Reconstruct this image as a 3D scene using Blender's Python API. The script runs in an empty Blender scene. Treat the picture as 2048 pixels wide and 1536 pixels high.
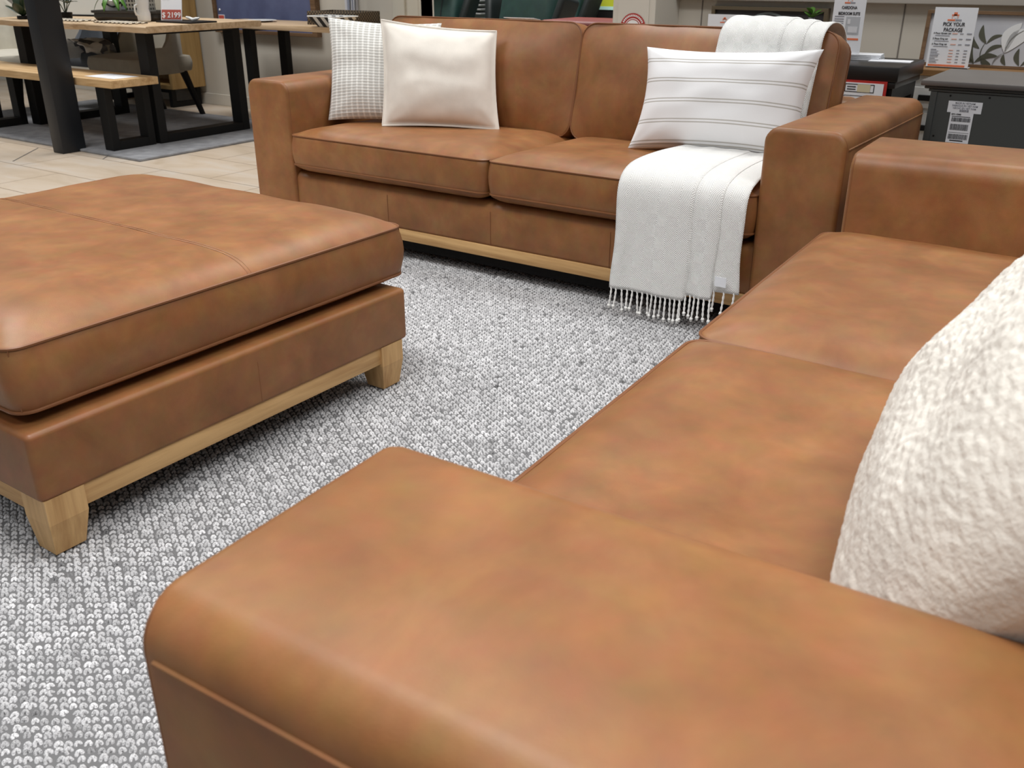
import bpy, bmesh, math, random
import numpy as np
from mathutils import Vector, Matrix, noise

C = bpy.context.scene.collection
PI = math.pi
random.seed(7)

# ------------------------------------------------------------------ camera
cam_d = bpy.data.cameras.new('camera')
cam = bpy.data.objects.new('camera', cam_d); C.objects.link(cam)
cam_d.sensor_fit = 'HORIZONTAL'; cam_d.sensor_width = 36.0
cam_d.lens = 36.0 * 1861.0 / 2048.0
cam_d.clip_start = 0.02
YAW, PITCH, CAM_H = 0.604, 0.4212, 1.03
cam.location = (0, 0, CAM_H)
cam.rotation_euler = (PI / 2 - PITCH, 0, YAW)
cam_d.dof.use_dof = True
cam_d.dof.focus_distance = 2.3
cam_d.dof.aperture_fstop = 11.0
bpy.context.scene.camera = cam

# ------------------------------------------------------------------ light
sc = bpy.context.scene
sc.view_settings.view_transform = 'Standard'
sc.view_settings.look = 'None'
sc.view_settings.gamma = 1.0
sc.view_settings.use_curve_mapping = False
sc.view_settings.exposure = 0.0
world = bpy.data.worlds.new('showroom_air'); sc.world = world
world.use_nodes = True
wb = world.node_tree.nodes['Background']
wb.inputs[0].default_value = (0.93, 0.97, 1.0, 1); wb.inputs[1].default_value = 0.19


def panel_or_fill_light(x, y, sx, sy, power, z=2.9, col=(1, 0.985, 0.965)):
    l = bpy.data.lights.new('ceiling_panel_or_fill_light', 'AREA')
    l.shape = 'RECTANGLE'; l.size = sx; l.size_y = sy; l.energy = power; l.color = col; l.spread = math.radians(125)
    o = bpy.data.objects.new('ceiling_panel_or_fill_light', l); C.objects.link(o)
    o.location = (x, y, z)
    return o


for (lx, ly, pw) in [(-3.6, 1.2, 34), (-1.6, 1.0, 30), (-2.2, 3.3, 26), (0.8, 1.6, 30), (0.25, 0.1, 24), (-0.4, 4.2, 22),  # lamp above the camera is an added fill for the foreground
                     (-5.4, 4.0, 30), (-5.4, 1.2, 26), (-0.6, -1.4, 14), (-3.2, 7.2, 40), (-5.6, 7.0, 50), (-4.2, 5.9, 30), (-7.6, 3.6, 26), (-3.2, -1.6, 14)]:  # lamps past the doorway include added fill for the dark recliners
    panel_or_fill_light(lx, ly, 1.2, 0.6, pw * 0.90)

# ------------------------------------------------------------------ helpers


def newmat(name, col, rough=0.6, metal=0.0, spec=0.5):
    m = bpy.data.materials.new(name); m.use_nodes = True
    b = m.node_tree.nodes['Principled BSDF']
    b.inputs['Base Color'].default_value = (*col, 1)
    b.inputs['Roughness'].default_value = rough
    b.inputs['Metallic'].default_value = metal
    b.inputs['Specular IOR Level'].default_value = spec
    return m


def N(m, t, **kw):
    n = m.node_tree.nodes.new(t)
    for k, v in kw.items():
        if hasattr(n, k):
            setattr(n, k, v)
        else:
            n.inputs[k].default_value = v
    return n


def L(m, a, ao, b, bi):
    m.node_tree.links.new(a.outputs[ao], b.inputs[bi])


def bsdf(m):
    return m.node_tree.nodes['Principled BSDF']


def ramp(m, stops):
    r = N(m, 'ShaderNodeValToRGB')
    e = r.color_ramp.elements
    while len(e) < len(stops):
        e.new(0.5)
    for i, (p, c) in enumerate(stops):
        e[i].position = p; e[i].color = (*c, 1) if len(c) == 3 else c
    return r


def coords(m, scale=(1, 1, 1), out='Object'):
    tc = N(m, 'ShaderNodeTexCoord'); mp = N(m, 'ShaderNodeMapping')
    mp.inputs['Scale'].default_value = scale
    L(m, tc, out, mp, 'Vector')
    return mp


def bump_noise(m, scale=200, strength=0.2, dist=0.001, mp=None, detail=3):
    mp = mp or coords(m)
    n = N(m, 'ShaderNodeTexNoise', Scale=scale, Detail=detail)
    L(m, mp, 'Vector', n, 'Vector')
    b = N(m, 'ShaderNodeBump', Strength=strength, Distance=dist)
    L(m, n, 'Fac', b, 'Height'); L(m, b, 'Normal', bsdf(m), 'Normal')
    return n


def leather_mat(name, dark, mid, light, rough=0.46):
    m = newmat(name, mid, rough, spec=0.5)
    mp = coords(m, (1.0, 1.0, 1.0))
    n1 = N(m, 'ShaderNodeTexNoise', Scale=7.0, Detail=5, Roughness=0.6, Distortion=0.3)
    L(m, mp, 'Vector', n1, 'Vector')
    r = ramp(m, [(0.30, dark), (0.52, mid), (0.74, light)])
    L(m, n1, 'Fac', r, 'Fac')
    n2 = N(m, 'ShaderNodeTexNoise', Scale=22, Detail=5, Roughness=0.6)
    L(m, mp, 'Vector', n2, 'Vector')
    mx = N(m, 'ShaderNodeMix', data_type='RGBA', blend_type='OVERLAY'); mx.inputs[0].default_value = 0.22
    L(m, r, 'Color', mx, 6); L(m, n2, 'Color', mx, 7)
    hs = N(m, 'ShaderNodeHueSaturation', Saturation=1.0)
    L(m, mx, 2, hs, 'Color')
    L(m, hs, 'Color', bsdf(m), 'Base Color')
    v = N(m, 'ShaderNodeTexVoronoi', Scale=520)
    L(m, mp, 'Vector', v, 'Vector')
    b = N(m, 'ShaderNodeBump', Strength=0.10, Distance=0.0008)
    L(m, v, 'Distance', b, 'Height')
    nw = N(m, 'ShaderNodeTexNoise', Scale=9, Detail=2)
    L(m, mp, 'Vector', nw, 'Vector')
    b2 = N(m, 'ShaderNodeBump', Strength=0.18, Distance=0.004)
    L(m, nw, 'Fac', b2, 'Height'); L(m, b, 'Normal', b2, 'Normal')
    L(m, b2, 'Normal', bsdf(m), 'Normal')
    return m


def wood_mat(name, dark, light, axis=0, rough=0.5, scale=1.0, spec=0.3):
    m = newmat(name, light, rough, spec=spec)
    s = [16 * scale] * 3; s[axis] = 1.1 * scale
    mp = coords(m, tuple(s))
    n = N(m, 'ShaderNodeTexNoise', Scale=1.6, Detail=6, Roughness=0.6, Distortion=0.6)
    L(m, mp, 'Vector', n, 'Vector')
    s2 = [130 * scale] * 3; s2[axis] = 6 * scale
    mp2 = coords(m, tuple(s2))
    n2 = N(m, 'ShaderNodeTexNoise', Scale=1.0, Detail=3)
    L(m, mp2, 'Vector', n2, 'Vector')
    ad = N(m, 'ShaderNodeMath', operation='MULTIPLY_ADD'); ad.inputs[1].default_value = 0.35
    L(m, n2, 'Fac', ad, 0); L(m, n, 'Fac', ad, 2)
    r = ramp(m, [(0.45, dark), (0.82, light)])
    L(m, ad, 'Value', r, 'Fac'); L(m, r, 'Color', bsdf(m), 'Base Color')
    b = N(m, 'ShaderNodeBump', Strength=0.12, Distance=0.001)
    L(m, n2, 'Fac', b, 'Height'); L(m, b, 'Normal', bsdf(m), 'Normal')
    return m


M = {}
M['leather'] = leather_mat('tan_leather', (0.205, 0.080, 0.024), (0.262, 0.109, 0.036), (0.325, 0.147, 0.052))
M['seam'] = newmat('tan_leather_piping', (0.205, 0.078, 0.026), 0.5)
M['oak'] = wood_mat('light_oak', (0.43, 0.24, 0.095), (0.66, 0.42, 0.19), axis=0)
M['oak_y'] = wood_mat('light_oak_across', (0.43, 0.24, 0.095), (0.66, 0.42, 0.19), axis=1)
M['oak_z'] = wood_mat('light_oak_upright', (0.43, 0.24, 0.095), (0.66, 0.42, 0.19), axis=2)
M['bench_wood'] = wood_mat('golden_bench_timber', (0.42, 0.25, 0.105), (0.68, 0.47, 0.25), axis=0, rough=0.45)
M['table_wood'] = wood_mat('table_ash', (0.42, 0.27, 0.14), (0.66, 0.50, 0.33), axis=0, rough=0.4)
M['hutch_wood'] = wood_mat('hutch_oak', (0.30, 0.18, 0.065), (0.44, 0.28, 0.11), axis=2)
M['walnut'] = wood_mat('brown_frame', (0.10, 0.055, 0.028), (0.20, 0.12, 0.065), axis=0)
M['black_metal'] = newmat('black_metal', (0.007, 0.007, 0.007), 0.55, spec=0.25)
M['post'] = newmat('black_post_paint', (0.010, 0.012, 0.016), 0.42, spec=0.4)
M['black_wood'] = newmat('black_stained_wood', (0.006, 0.005, 0.005), 0.5, spec=0.3)
M['dark_under'] = newmat('black_lining_and_shade', (0.006, 0.006, 0.006), 0.9)  # lining, also the black that paints the shade beneath the sofas
M['paper'] = newmat('white_paper', (0.80, 0.82, 0.86), 0.6)
M['ink'] = newmat('black_ink', (0.02, 0.02, 0.025), 0.6)
M['ink_grey'] = newmat('grey_ink', (0.30, 0.31, 0.35), 0.6)
M['ink_red'] = newmat('red_ink', (0.60, 0.10, 0.07), 0.6)
M['ink_orange'] = newmat('orange_ink', (0.75, 0.20, 0.09), 0.6)
M['ink_peach'] = newmat('peach_ink', (0.72, 0.42, 0.34), 0.6)
M['red'] = newmat('red_plastic', (0.45, 0.03, 0.025), 0.4)
M['brown_red'] = newmat('price_red', (0.42, 0.085, 0.06), 0.5)
M['white_ink'] = newmat('white_print', (0.9, 0.9, 0.9), 0.5)


def fabric(name, col, scale=420, strength=0.25, rough=0.95, var=0.06, dist=0.0012):
    m = newmat(name, col, rough, spec=0.15)
    bsdf(m).inputs['Sheen Weight'].default_value = 0.15
    n = bump_noise(m, scale, strength, dist)
    if var:
        mp = coords(m); n2 = N(m, 'ShaderNodeTexNoise', Scale=14, Detail=5)
        L(m, mp, 'Vector', n2, 'Vector')
        r = ramp(m, [(0.3, tuple(c * (1 - var) for c in col)), (0.7, tuple(min(1, c * (1 + var)) for c in col))])
        L(m, n2, 'Fac', r, 'Fac'); L(m, r, 'Color', bsdf(m), 'Base Color')
    return m


M['cream_velvet'] = fabric('cream_velvet', (0.82, 0.775, 0.705), 260, 0.2)
M['sherpa'] = fabric('cream_sherpa', (0.80, 0.76, 0.69), 190, 0.5, dist=0.003)
M['chair_beige'] = fabric('beige_upholstery', (0.36, 0.33, 0.27), 500, 0.2)
M['chair_light'] = fabric('pale_upholstery', (0.58, 0.55, 0.47), 500, 0.2)
M['chair_slate'] = fabric('slate_upholstery', (0.10, 0.11, 0.125), 500, 0.2)
M['grey_rug'] = fabric('grey_low_pile', (0.27, 0.275, 0.29), 160, 0.9, var=0.22, dist=0.006)
M['green'] = leather_mat('dark_green_leather', (0.010, 0.030, 0.026), (0.014, 0.042, 0.036), (0.022, 0.056, 0.048), 0.5)
M['green_dark'] = newmat('near_black_green_leather', (0.006, 0.010, 0.010), 0.5)

# waffle pillow: grey ground with a white checked weave
m = newmat('waffle_weave', (0.6, 0.6, 0.58), 0.95, spec=0.1); M['waffle'] = m
uv = coords(m, (1, 1, 1), 'UV')
sp = N(m, 'ShaderNodeSeparateXYZ'); L(m, uv, 'Vector', sp, 0)


def line_mask(m, sp, ch, freq, width):
    a = N(m, 'ShaderNodeMath', operation='MULTIPLY'); a.inputs[1].default_value = freq
    L(m, sp, ch, a, 0)
    f = N(m, 'ShaderNodeMath', operation='FRACT'); L(m, a, 0, f, 0)
    d = N(m, 'ShaderNodeMath', operation='SUBTRACT'); d.inputs[1].default_value = 0.5; L(m, f, 0, d, 0)
    ab = N(m, 'ShaderNodeMath', operation='ABSOLUTE'); L(m, d, 0, ab, 0)
    lt = N(m, 'ShaderNodeMapRange'); lt.inputs['From Min'].default_value = width; lt.inputs['From Max'].default_value = width * 0.55
    L(m, ab, 0, lt, 0)
    return lt


la = line_mask(m, sp, 'X', 19, 0.24); lb = line_mask(m, sp, 'Y', 34, 0.24)
ad = N(m, 'ShaderNodeMath', operation='ADD'); L(m, la, 0, ad, 0); L(m, lb, 0, ad, 1)
rr = ramp(m, [(0.0, (0.55, 0.545, 0.52)), (0.5, (0.76, 0.755, 0.72)), (1.0, (0.90, 0.895, 0.86))])
hf = N(m, 'ShaderNodeMath', operation='MULTIPLY'); hf.inputs[1].default_value = 0.5; L(m, ad, 0, hf, 0)
L(m, hf, 0, rr, 'Fac'); L(m, rr, 'Color', bsdf(m), 'Base Color')
bb = N(m, 'ShaderNodeBump', Strength=0.6, Distance=0.002); L(m, ad, 0, bb, 'Height'); L(m, bb, 'Normal', bsdf(m), 'Normal')

# striped lumbar pillow: white cotton with pairs of grey pin stripes
m = newmat('striped_cotton', (0.85, 0.86, 0.88), 0.9, spec=0.1); M['striped'] = m
uv = coords(m, (1, 1, 1), 'UV'); sp = N(m, 'ShaderNodeSeparateXYZ'); L(m, uv, 'Vector', sp, 0)
mul = N(m, 'ShaderNodeMath', operation='MULTIPLY_ADD'); mul.inputs[1].default_value = 4.9; mul.inputs[2].default_value = 0.32
L(m, sp, 'Y', mul, 0)
fr = N(m, 'ShaderNodeMath', operation='FRACT'); L(m, mul, 0, fr, 0)
W_, G_ = (0.86, 0.865, 0.88), (0.50, 0.48, 0.45)
rr = ramp(m, [(0.0, W_), (0.40, W_), (0.42, G_), (0.455, G_), (0.475, W_), (0.545, W_), (0.565, G_), (0.60, G_), (0.62, W_)])
L(m, fr, 0, rr, 'Fac'); L(m, rr, 'Color', bsdf(m), 'Base Color')
nn = N(m, 'ShaderNodeTexNoise', Scale=300, Detail=2); L(m, coords(m), 'Vector', nn, 'Vector')
bb = N(m, 'ShaderNodeBump', Strength=0.15, Distance=0.001); L(m, nn, 'Fac', bb, 'Height')
b2 = N(m, 'ShaderNodeBump', Strength=0.5, Distance=0.002); L(m, rr, 'Color', b2, 'Height'); L(m, bb, 'Normal', b2, 'Normal')
L(m, b2, 'Normal', bsdf(m), 'Normal')

# throw blanket: white cotton with a woven diamond twill
m = newmat('white_throw_cotton', (0.86, 0.86, 0.84), 0.95, spec=0.1); M['throw'] = m
bsdf(m).inputs['Sheen Weight'].default_value = 0.2
uv = coords(m, (1, 1, 1), 'UV'); sp = N(m, 'ShaderNodeSeparateXYZ'); L(m, uv, 'Vector', sp, 0)


def tri(m, src, ch, freq):
    a = N(m, 'ShaderNodeMath', operation='MULTIPLY'); a.inputs[1].default_value = freq; L(m, src, ch, a, 0)
    f = N(m, 'ShaderNodeMath', operation='FRACT'); L(m, a, 0, f, 0)
    d = N(m, 'ShaderNodeMath', operation='SUBTRACT'); d.inputs[1].default_value = 0.5; L(m, f, 0, d, 0)
    ab = N(m, 'ShaderNodeMath', operation='ABSOLUTE'); L(m, d, 0, ab, 0)
    return ab


ta, tb = tri(m, sp, 'X', 14.0), tri(m, sp, 'Y', 14.0)
ad = N(m, 'ShaderNodeMath', operation='ADD'); L(m, ta, 0, ad, 0); L(m, tb, 0, ad, 1)
sn = N(m, 'ShaderNodeMath', operation='MULTIPLY'); sn.inputs[1].default_value = 75; L(m, ad, 0, sn, 0)
s2 = N(m, 'ShaderNodeMath', operation='SINE'); L(m, sn, 0, s2, 0)
bb = N(m, 'ShaderNodeBump', Strength=0.6, Distance=0.0014); L(m, s2, 0, bb, 'Height'); L(m, bb, 'Normal', bsdf(m), 'Normal')
M['tassel'] = fabric('white_cotton_cord', (0.86, 0.86, 0.84), 500, 0.2)

# loop pile rug yarn: each loop carries its own tone
m = newmat('rug_yarn', (0.5, 0.5, 0.5), 0.95, spec=0.1); M['yarn'] = m
at = N(m, 'ShaderNodeAttribute', attribute_name='tone')
nn = N(m, 'ShaderNodeTexNoise', Scale=430, Detail=3, Roughness=0.7)
L(m, coords(m), 'Vector', nn, 'Vector')
r1 = ramp(m, [(0.36, (0.12, 0.12, 0.13)), (0.47, (0.75, 0.75, 0.76)), (0.66, (1.0, 1.0, 1.0))])
L(m, nn, 'Fac', r1, 'Fac')
mx = N(m, 'ShaderNodeMix', data_type='RGBA', blend_type='MULTIPLY'); mx.inputs[0].default_value = 0.75
L(m, at, 'Color', mx, 6); L(m, r1, 'Color', mx, 7)
L(m, mx, 2, bsdf(m), 'Base Color')
M['rug_base'] = newmat('rug_backing', (0.16, 0.16, 0.163), 0.95, spec=0.1)

# floor tiles
m = newmat('cream_stone_tile', (0.6, 0.53, 0.44), 0.38, spec=0.45); M['tile'] = m
mp = coords(m)
br = N(m, 'ShaderNodeTexBrick', offset=0.5, squash=1.0)
br.inputs['Scale'].default_value = 1.0
br.inputs['Brick Width'].default_value = 0.80; br.inputs['Row Height'].default_value = 0.385
br.inputs['Mortar Size'].default_value = 0.0035; br.inputs['Mortar Smooth'].default_value = 0.1
br.inputs['Mortar'].default_value = (0.27, 0.20, 0.14, 1)
mp.inputs['Location'].default_value = (0.22, 0.235, 0)
L(m, mp, 'Vector', br, 'Vector')
nn = N(m, 'ShaderNodeTexNoise', Scale=3.2, Detail=6, Roughness=0.6, Distortion=0.8)
mp2 = coords(m, (0.6, 1.7, 1)); L(m, mp2, 'Vector', nn, 'Vector')
rr = ramp(m, [(0.3, (0.50, 0.40, 0.29)), (0.5, (0.58, 0.48, 0.375)), (0.72, (0.60, 0.54, 0.47))])
L(m, nn, 'Fac', rr, 'Fac'); L(m, rr, 'Color', br, 'Color1'); L(m, rr, 'Color', br, 'Color2')
L(m, br, 'Color', bsdf(m), 'Base Color')

m = newmat('painted_wall', (0.60, 0.565, 0.495), 0.8, spec=0.2); M['wall'] = m
bump_noise(m, 60, 0.05, 0.002)
M['wall_white'] = newmat('white_column_paint', (0.68, 0.645, 0.575), 0.7, spec=0.2)
M['trim'] = newmat('pale_trim_paint', (0.62, 0.60, 0.52), 0.6)
M['shade_band'] = newmat('taupe_pelmet', (0.40, 0.37, 0.33), 0.8)
M['joint'] = newmat('panel_joint', (0.20, 0.18, 0.16), 0.9)


def link(o, parent=None):
    C.objects.link(o)
    if parent is not None:
        o.parent = parent
    return o


def obj(name, bm, mat, parent=None, smooth=True, label=None):
    me = bpy.data.meshes.new(name)
    bmesh.ops.recalc_face_normals(bm, faces=bm.faces[:])
    bm.to_mesh(me); bm.free()
    if mat is not None:
        me.materials.append(M[mat] if isinstance(mat, str) else mat)
    if smooth:
        me.shade_smooth()
        try:
            me.set_sharp_from_angle(angle=math.radians(38))
        except Exception:
            pass
    o = bpy.data.objects.new(name, me)
    link(o, parent)
    if label:
        o['label'] = label
    return o


def tag(o, label, cat, group=None, kind=None):
    o['label'] = label; o['category'] = cat
    if group: o['group'] = group
    if kind: o['kind'] = kind
    return o


def thing(name, label, cat, loc=(0, 0, 0), rz=0, group=None):
    o = bpy.data.objects.new(name, None); C.objects.link(o)
    o.location = loc; o.rotation_euler = (0, 0, rz); o.empty_display_size = 0.05
    return tag(o, label, cat, group)


def struct(name, bm, mat, smooth=False):
    o = obj(name, bm, mat, None, smooth); o['kind'] = 'structure'
    return o


def BM():
    return bmesh.new()


def merge(dst, src, mat=None):
    if mat is not None:
        bmesh.ops.transform(src, matrix=mat, verts=src.verts[:])
    vm = {}
    for v in src.verts: vm[v] = dst.verts.new(v.co)
    for f in src.faces:
        try: dst.faces.new([vm[v] for v in f.verts])
        except ValueError: pass
    src.free()
    return dst


def bevel_edges(bm, filt, r, segs=3):
    e = [e for e in bm.edges if filt((e.verts[0].co + e.verts[1].co) / 2, (e.verts[1].co - e.verts[0].co).normalized())]
    if e:
        bmesh.ops.bevel(bm, geom=e, offset=r, segments=segs, profile=0.5, affect='EDGES', clamp_overlap=True)


def box(bm, x0, x1, y0, y1, z0, z1, r=0.0, segs=2, mat=None, filt=None):
    t = BM()
    vs = [t.verts.new((x, y, z)) for x in (x0, x1) for y in (y0, y1) for z in (z0, z1)]
    for f in ((0, 1, 3, 2), (4, 6, 7, 5), (0, 4, 5, 1), (2, 3, 7, 6), (0, 2, 6, 4), (1, 5, 7, 3)):
        t.faces.new([vs[i] for i in f])
    if r > 0:
        bevel_edges(t, filt or (lambda c, d: True), r, segs)
    return merge(bm, t, mat)


def taper(bm, x0, x1, y0, y1, z0, z1, bx0, bx1, by0, by1, r=0.0):
    """block with its own rectangle at the bottom (b...) and top"""
    t = BM()
    vs = []
    for x, bx in ((x0, bx0), (x1, bx1)):
        for y, by in ((y0, by0), (y1, by1)):
            vs.append(t.verts.new((bx, by, z0))); vs.append(t.verts.new((x, y, z1)))
    for f in ((0, 1, 3, 2), (4, 6, 7, 5), (0, 4, 5, 1), (2, 3, 7, 6), (0, 2, 6, 4), (1, 5, 7, 3)):
        t.faces.new([vs[i] for i in f])
    if r > 0: bevel_edges(t, lambda c, d: True, r, 2)
    return merge(bm, t)


def loft(bm, rings, cap0=True, cap1=True, closed=True):
    rv = [[bm.verts.new(p) for p in r] for r in rings]
    n = len(rv[0])
    for a, b in zip(rv[:-1], rv[1:]):
        for i in range(n if closed else n - 1):
            j = (i + 1) % n
            bm.faces.new((a[i], a[j], b[j], b[i]))
    if cap0: bm.faces.new(rv[0][::-1])
    if cap1: bm.faces.new(rv[-1])
    return rv


def tube(bm, pts, r, n=8, closed=False, radii=None):
    pts = [Vector(p) for p in pts]
    m_ = len(pts); rings = []
    up = None
    for i, p in enumerate(pts):
        if closed:
            t = pts[(i + 1) % m_] - pts[i - 1]
        else:
            t = pts[min(i + 1, m_ - 1)] - pts[max(i - 1, 0)]
        if t.length < 1e-9: t = Vector((0, 0, 1))
        t.normalize()
        if up is None:
            up = Vector((0, 0, 1)) if abs(t.z) < 0.9 else Vector((1, 0, 0))
        a = (up - t * up.dot(t))
        if a.length < 1e-6: a = t.orthogonal()
        a.normalize(); up = a; b = t.cross(a)
        rr_ = radii[i] if radii else r
        rings.append([p + (a * math.cos(q) + b * math.sin(q)) * rr_ for q in [2 * PI * k / n for k in range(n)]])
    if closed:
        rings.append(rings[0])
        rv = [[bm.verts.new(p) for p in r_] for r_ in rings[:-1]]
        for k in range(m_):
            A, B = rv[k], rv[(k + 1) % m_]
            for i in range(n):
                j = (i + 1) % n
                try: bm.faces.new((A[i], A[j], B[j], B[i]))
                except ValueError: pass
    else:
        loft(bm, rings)


def rrect(w, d, r, ns=10, nc=6):
    """rounded rectangle perimeter, counter-clockwise, centred"""
    pts = []
    cs = [(w / 2 - r, -d / 2 + r, -PI / 2), (w / 2 - r, d / 2 - r, 0), (-w / 2 + r, d / 2 - r, PI / 2), (-w / 2 + r, -d / 2 + r, PI)]
    for k, (cx, cy, a0) in enumerate(cs):
        for i in range(nc + 1):
            a = a0 + PI / 2 * i / nc
            pts.append((cx + r * math.cos(a), cy + r * math.sin(a)))
        nx, ny, na = cs[(k + 1) % 4]
        sx, sy = cx + r * math.cos(a0 + PI / 2), cy + r * math.sin(a0 + PI / 2)
        ex, ey = nx + r * math.cos(na), ny + r * math.sin(na)
        for i in range(1, ns):
            pts.append((sx + (ex - sx) * i / ns, sy + (ey - sy) * i / ns))
    return pts


def cushion(bm, w, d, zb, zt, ct, cb, r=0.05, bulge=0.01, p=4.0, seed=0.0, wr=0.002, ns=14, pb=4.0):
    """box cushion: crowned top and bottom panels meeting a gently bulging border"""
    per = rrect(w, d, r, ns)
    S = [0.03, 0.2, 0.38, 0.54, 0.67, 0.77, 0.84, 0.89, 0.925, 0.95, 0.97, 0.985, 0.994, 1.0]
    rings = []
    def hh(x, y, s, p=p): return (1 - abs(2 * x / w) ** p) * (1 - abs(2 * y / d) ** p) if s < 1 else 0.0
    def nz(x, y, k): return wr * noise.noise(Vector((x * 7 + seed, y * 7 - seed, k)))
    for s in S:
        rings.append([(x * s, y * s, zb - cb * hh(x * s, y * s, s, pb) + nz(x * s, y * s, 3)) for x, y in per])
    for k in range(1, 6):
        t = k / 6
        o = 1 + 2 * bulge * math.sin(PI * t) / max(w, d)
        rings.append([(x * (1 + 2 * bulge * math.sin(PI * t) / w), y * (1 + 2 * bulge * math.sin(PI * t) / d), zb + (zt - zb) * t) for x, y in per])
    for s in reversed(S):
        rings.append([(x * s, y * s, zt + ct * hh(x * s, y * s, s) + (nz(x * s, y * s, 1) if s < 1 else 0)) for x, y in per])
    loft(bm, rings)
    return per


def piping(name, per, z, parent, mtx=None, r=0.0032, out=0.0012, mat='seam'):
    b = BM()
    pts = []
    for x, y in per:
        l_ = math.hypot(x, y) or 1
        pts.append(Vector((x + out * x / l_, y + out * y / l_, z)))
    if mtx is not None: pts = [mtx @ p for p in pts]
    tube(b, pts, r, 6, closed=True)
    return obj(name, b, mat, parent)


def pillow(bm, BL, BR, TR, TL, th, pinch=0.06, n=40, a=2.6, flange=0.0, seed=0, wr=0.004, blob=0.0):
    """stuffed square pillow on four corner points, edges drawn in between the corners; UV over the face"""
    BL, BR, TR, TL = map(Vector, (BL, BR, TR, TL))
    nrm = ((BR - BL).cross(TL - BL)).normalized()
    uvl = bm.loops.layers.uv.verify()
    def P(u, v, side):
        cu, cv = 2 * u - 1, 2 * v - 1
        du = pinch * (1 - cv * cv) * cu; dv = pinch * (1 - cu * cu) * cv
        uu, vv = u - du / 2, v - dv / 2
        p = BL * (1 - uu) * (1 - vv) + BR * uu * (1 - vv) + TR * uu * vv + TL * (1 - uu) * vv
        if flange:
            q = 1 - flange
            cu2, cv2 = max(-1, min(1, cu / q)), max(-1, min(1, cv / q))
        else: cu2, cv2 = cu, cv
        h = ((1 - abs(cu2) ** a) * (1 - abs(cv2) ** a)) ** 0.55
        edge = (1 - h)
        w = wr * h * noise.noise(Vector((u * 5 + seed, v * 5, side))) * 2
        # gathers running in from the corners
        rad = math.hypot(abs(cu) - 1, abs(cv) - 1)
        w += wr * 1.6 * h * math.exp(-rad * 3.0) * math.sin(math.atan2(abs(abs(cv) - 1), abs(abs(cu) - 1)) * 9 + seed)
        if blob:
            w += blob * h ** 0.5 * (noise.noise(Vector((p.x * 125, p.y * 125, p.z * 125 + seed))) + 0.5 * noise.noise(Vector((p.x * 240, p.y * 240, p.z * 240 + seed))))
        return p + nrm * side * (th / 2 * h + 0.002 + w)
    for side in (1, -1):
        nn_ = n if side == 1 else max(10, n // 3)
        g = [[bm.verts.new(P(i / nn_, j / nn_, side)) for i in range(nn_ + 1)] for j in range(nn_ + 1)]
        for j in range(nn_):
            for i in range(nn_):
                q = [g[j][i], g[j][i + 1], g[j + 1][i + 1], g[j + 1][i]]
                ij = [(i, j), (i + 1, j), (i + 1, j + 1), (i, j + 1)]
                if side < 0: q, ij = q[::-1], ij[::-1]
                f = bm.faces.new(q)
                for lp, (a_, b_) in zip(f.loops, ij): lp[uvl].uv = (a_ / nn_, b_ / nn_)
    # closing strip
    def edgepath(nn_, side):
        t = [i / nn_ for i in range(nn_)]
        return [P(x, 0, side) for x in t] + [P(1, x, side) for x in t] + [P(1 - x, 1, side) for x in t] + [P(0, 1 - x, side) for x in t]
    A, B = edgepath(n, 1), edgepath(n, -1)
    loft(bm, [A, B], False, False)
    return edgepath(n, 0) if False else [(x + y) / 2 for x, y in zip(A, B)]


def pobj(name, bm, mat, parent=None):
    """link a pillow mesh whose faces already point outward"""
    me = bpy.data.meshes.new(name); bm.to_mesh(me); bm.free()
    me.materials.append(M[mat]); me.shade_smooth()
    o = bpy.data.objects.new(name, me); link(o, parent)
    return o


def text(name, s, size, mat, parent, loc, rot=(PI / 2, 0, 0), bold=0.0, ext=0.0004, align='CENTER', sx=1.0, shear=0.0):
    cu = bpy.data.curves.new(name, 'FONT')
    cu.body = s; cu.size = size; cu.extrude = ext; cu.offset = bold; cu.align_x = align; cu.shear = shear
    cu.materials.append(M[mat])
    tmp = bpy.data.objects.new(name, cu); C.objects.link(tmp)
    bpy.context.view_layer.update()
    me = bpy.data.meshes.new_from_object(tmp.evaluated_get(bpy.context.evaluated_depsgraph_get()))
    bpy.data.objects.remove(tmp); bpy.data.curves.remove(cu)
    me.name = name
    if not me.materials: me.materials.append(M[mat])
    o = bpy.data.objects.new(name, me); link(o, parent)
    o.location = loc; o.rotation_euler = rot; o.scale = (sx, 1, 1)
    return o


def disc(bm, cx, cz, r0, r1, y, n=32, a0=0, a1=2 * PI, th=0.001, sx=1.0):
    pts0 = [(cx + sx * r1 * math.cos(a0 + (a1 - a0) * i / n), cz + r1 * math.sin(a0 + (a1 - a0) * i / n)) for i in range(n + 1)]
    pts1 = [(cx + sx * r0 * math.cos(a0 + (a1 - a0) * i / n), cz + r0 * math.sin(a0 + (a1 - a0) * i / n)) for i in range(n + 1)]
    for i in range(n):
        q = [pts0[i], pts0[i + 1], pts1[i + 1], pts1[i]]
        f = [bm.verts.new((x, y - th, z)) for x, z in q]; b = [bm.verts.new((x, y, z)) for x, z in q]
        bm.faces.new(f)
        for k in range(4):
            j = (k + 1) % 4
            bm.faces.new((f[k], f[j], b[j], b[k]))


FL = -0.014          # tile level; the loop rug's top is z = 0

# ------------------------------------------------------------------ room
b = BM(); box(b, -14, 5, -4, 14, FL - 0.05, FL); struct('floor', b, 'tile')
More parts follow.
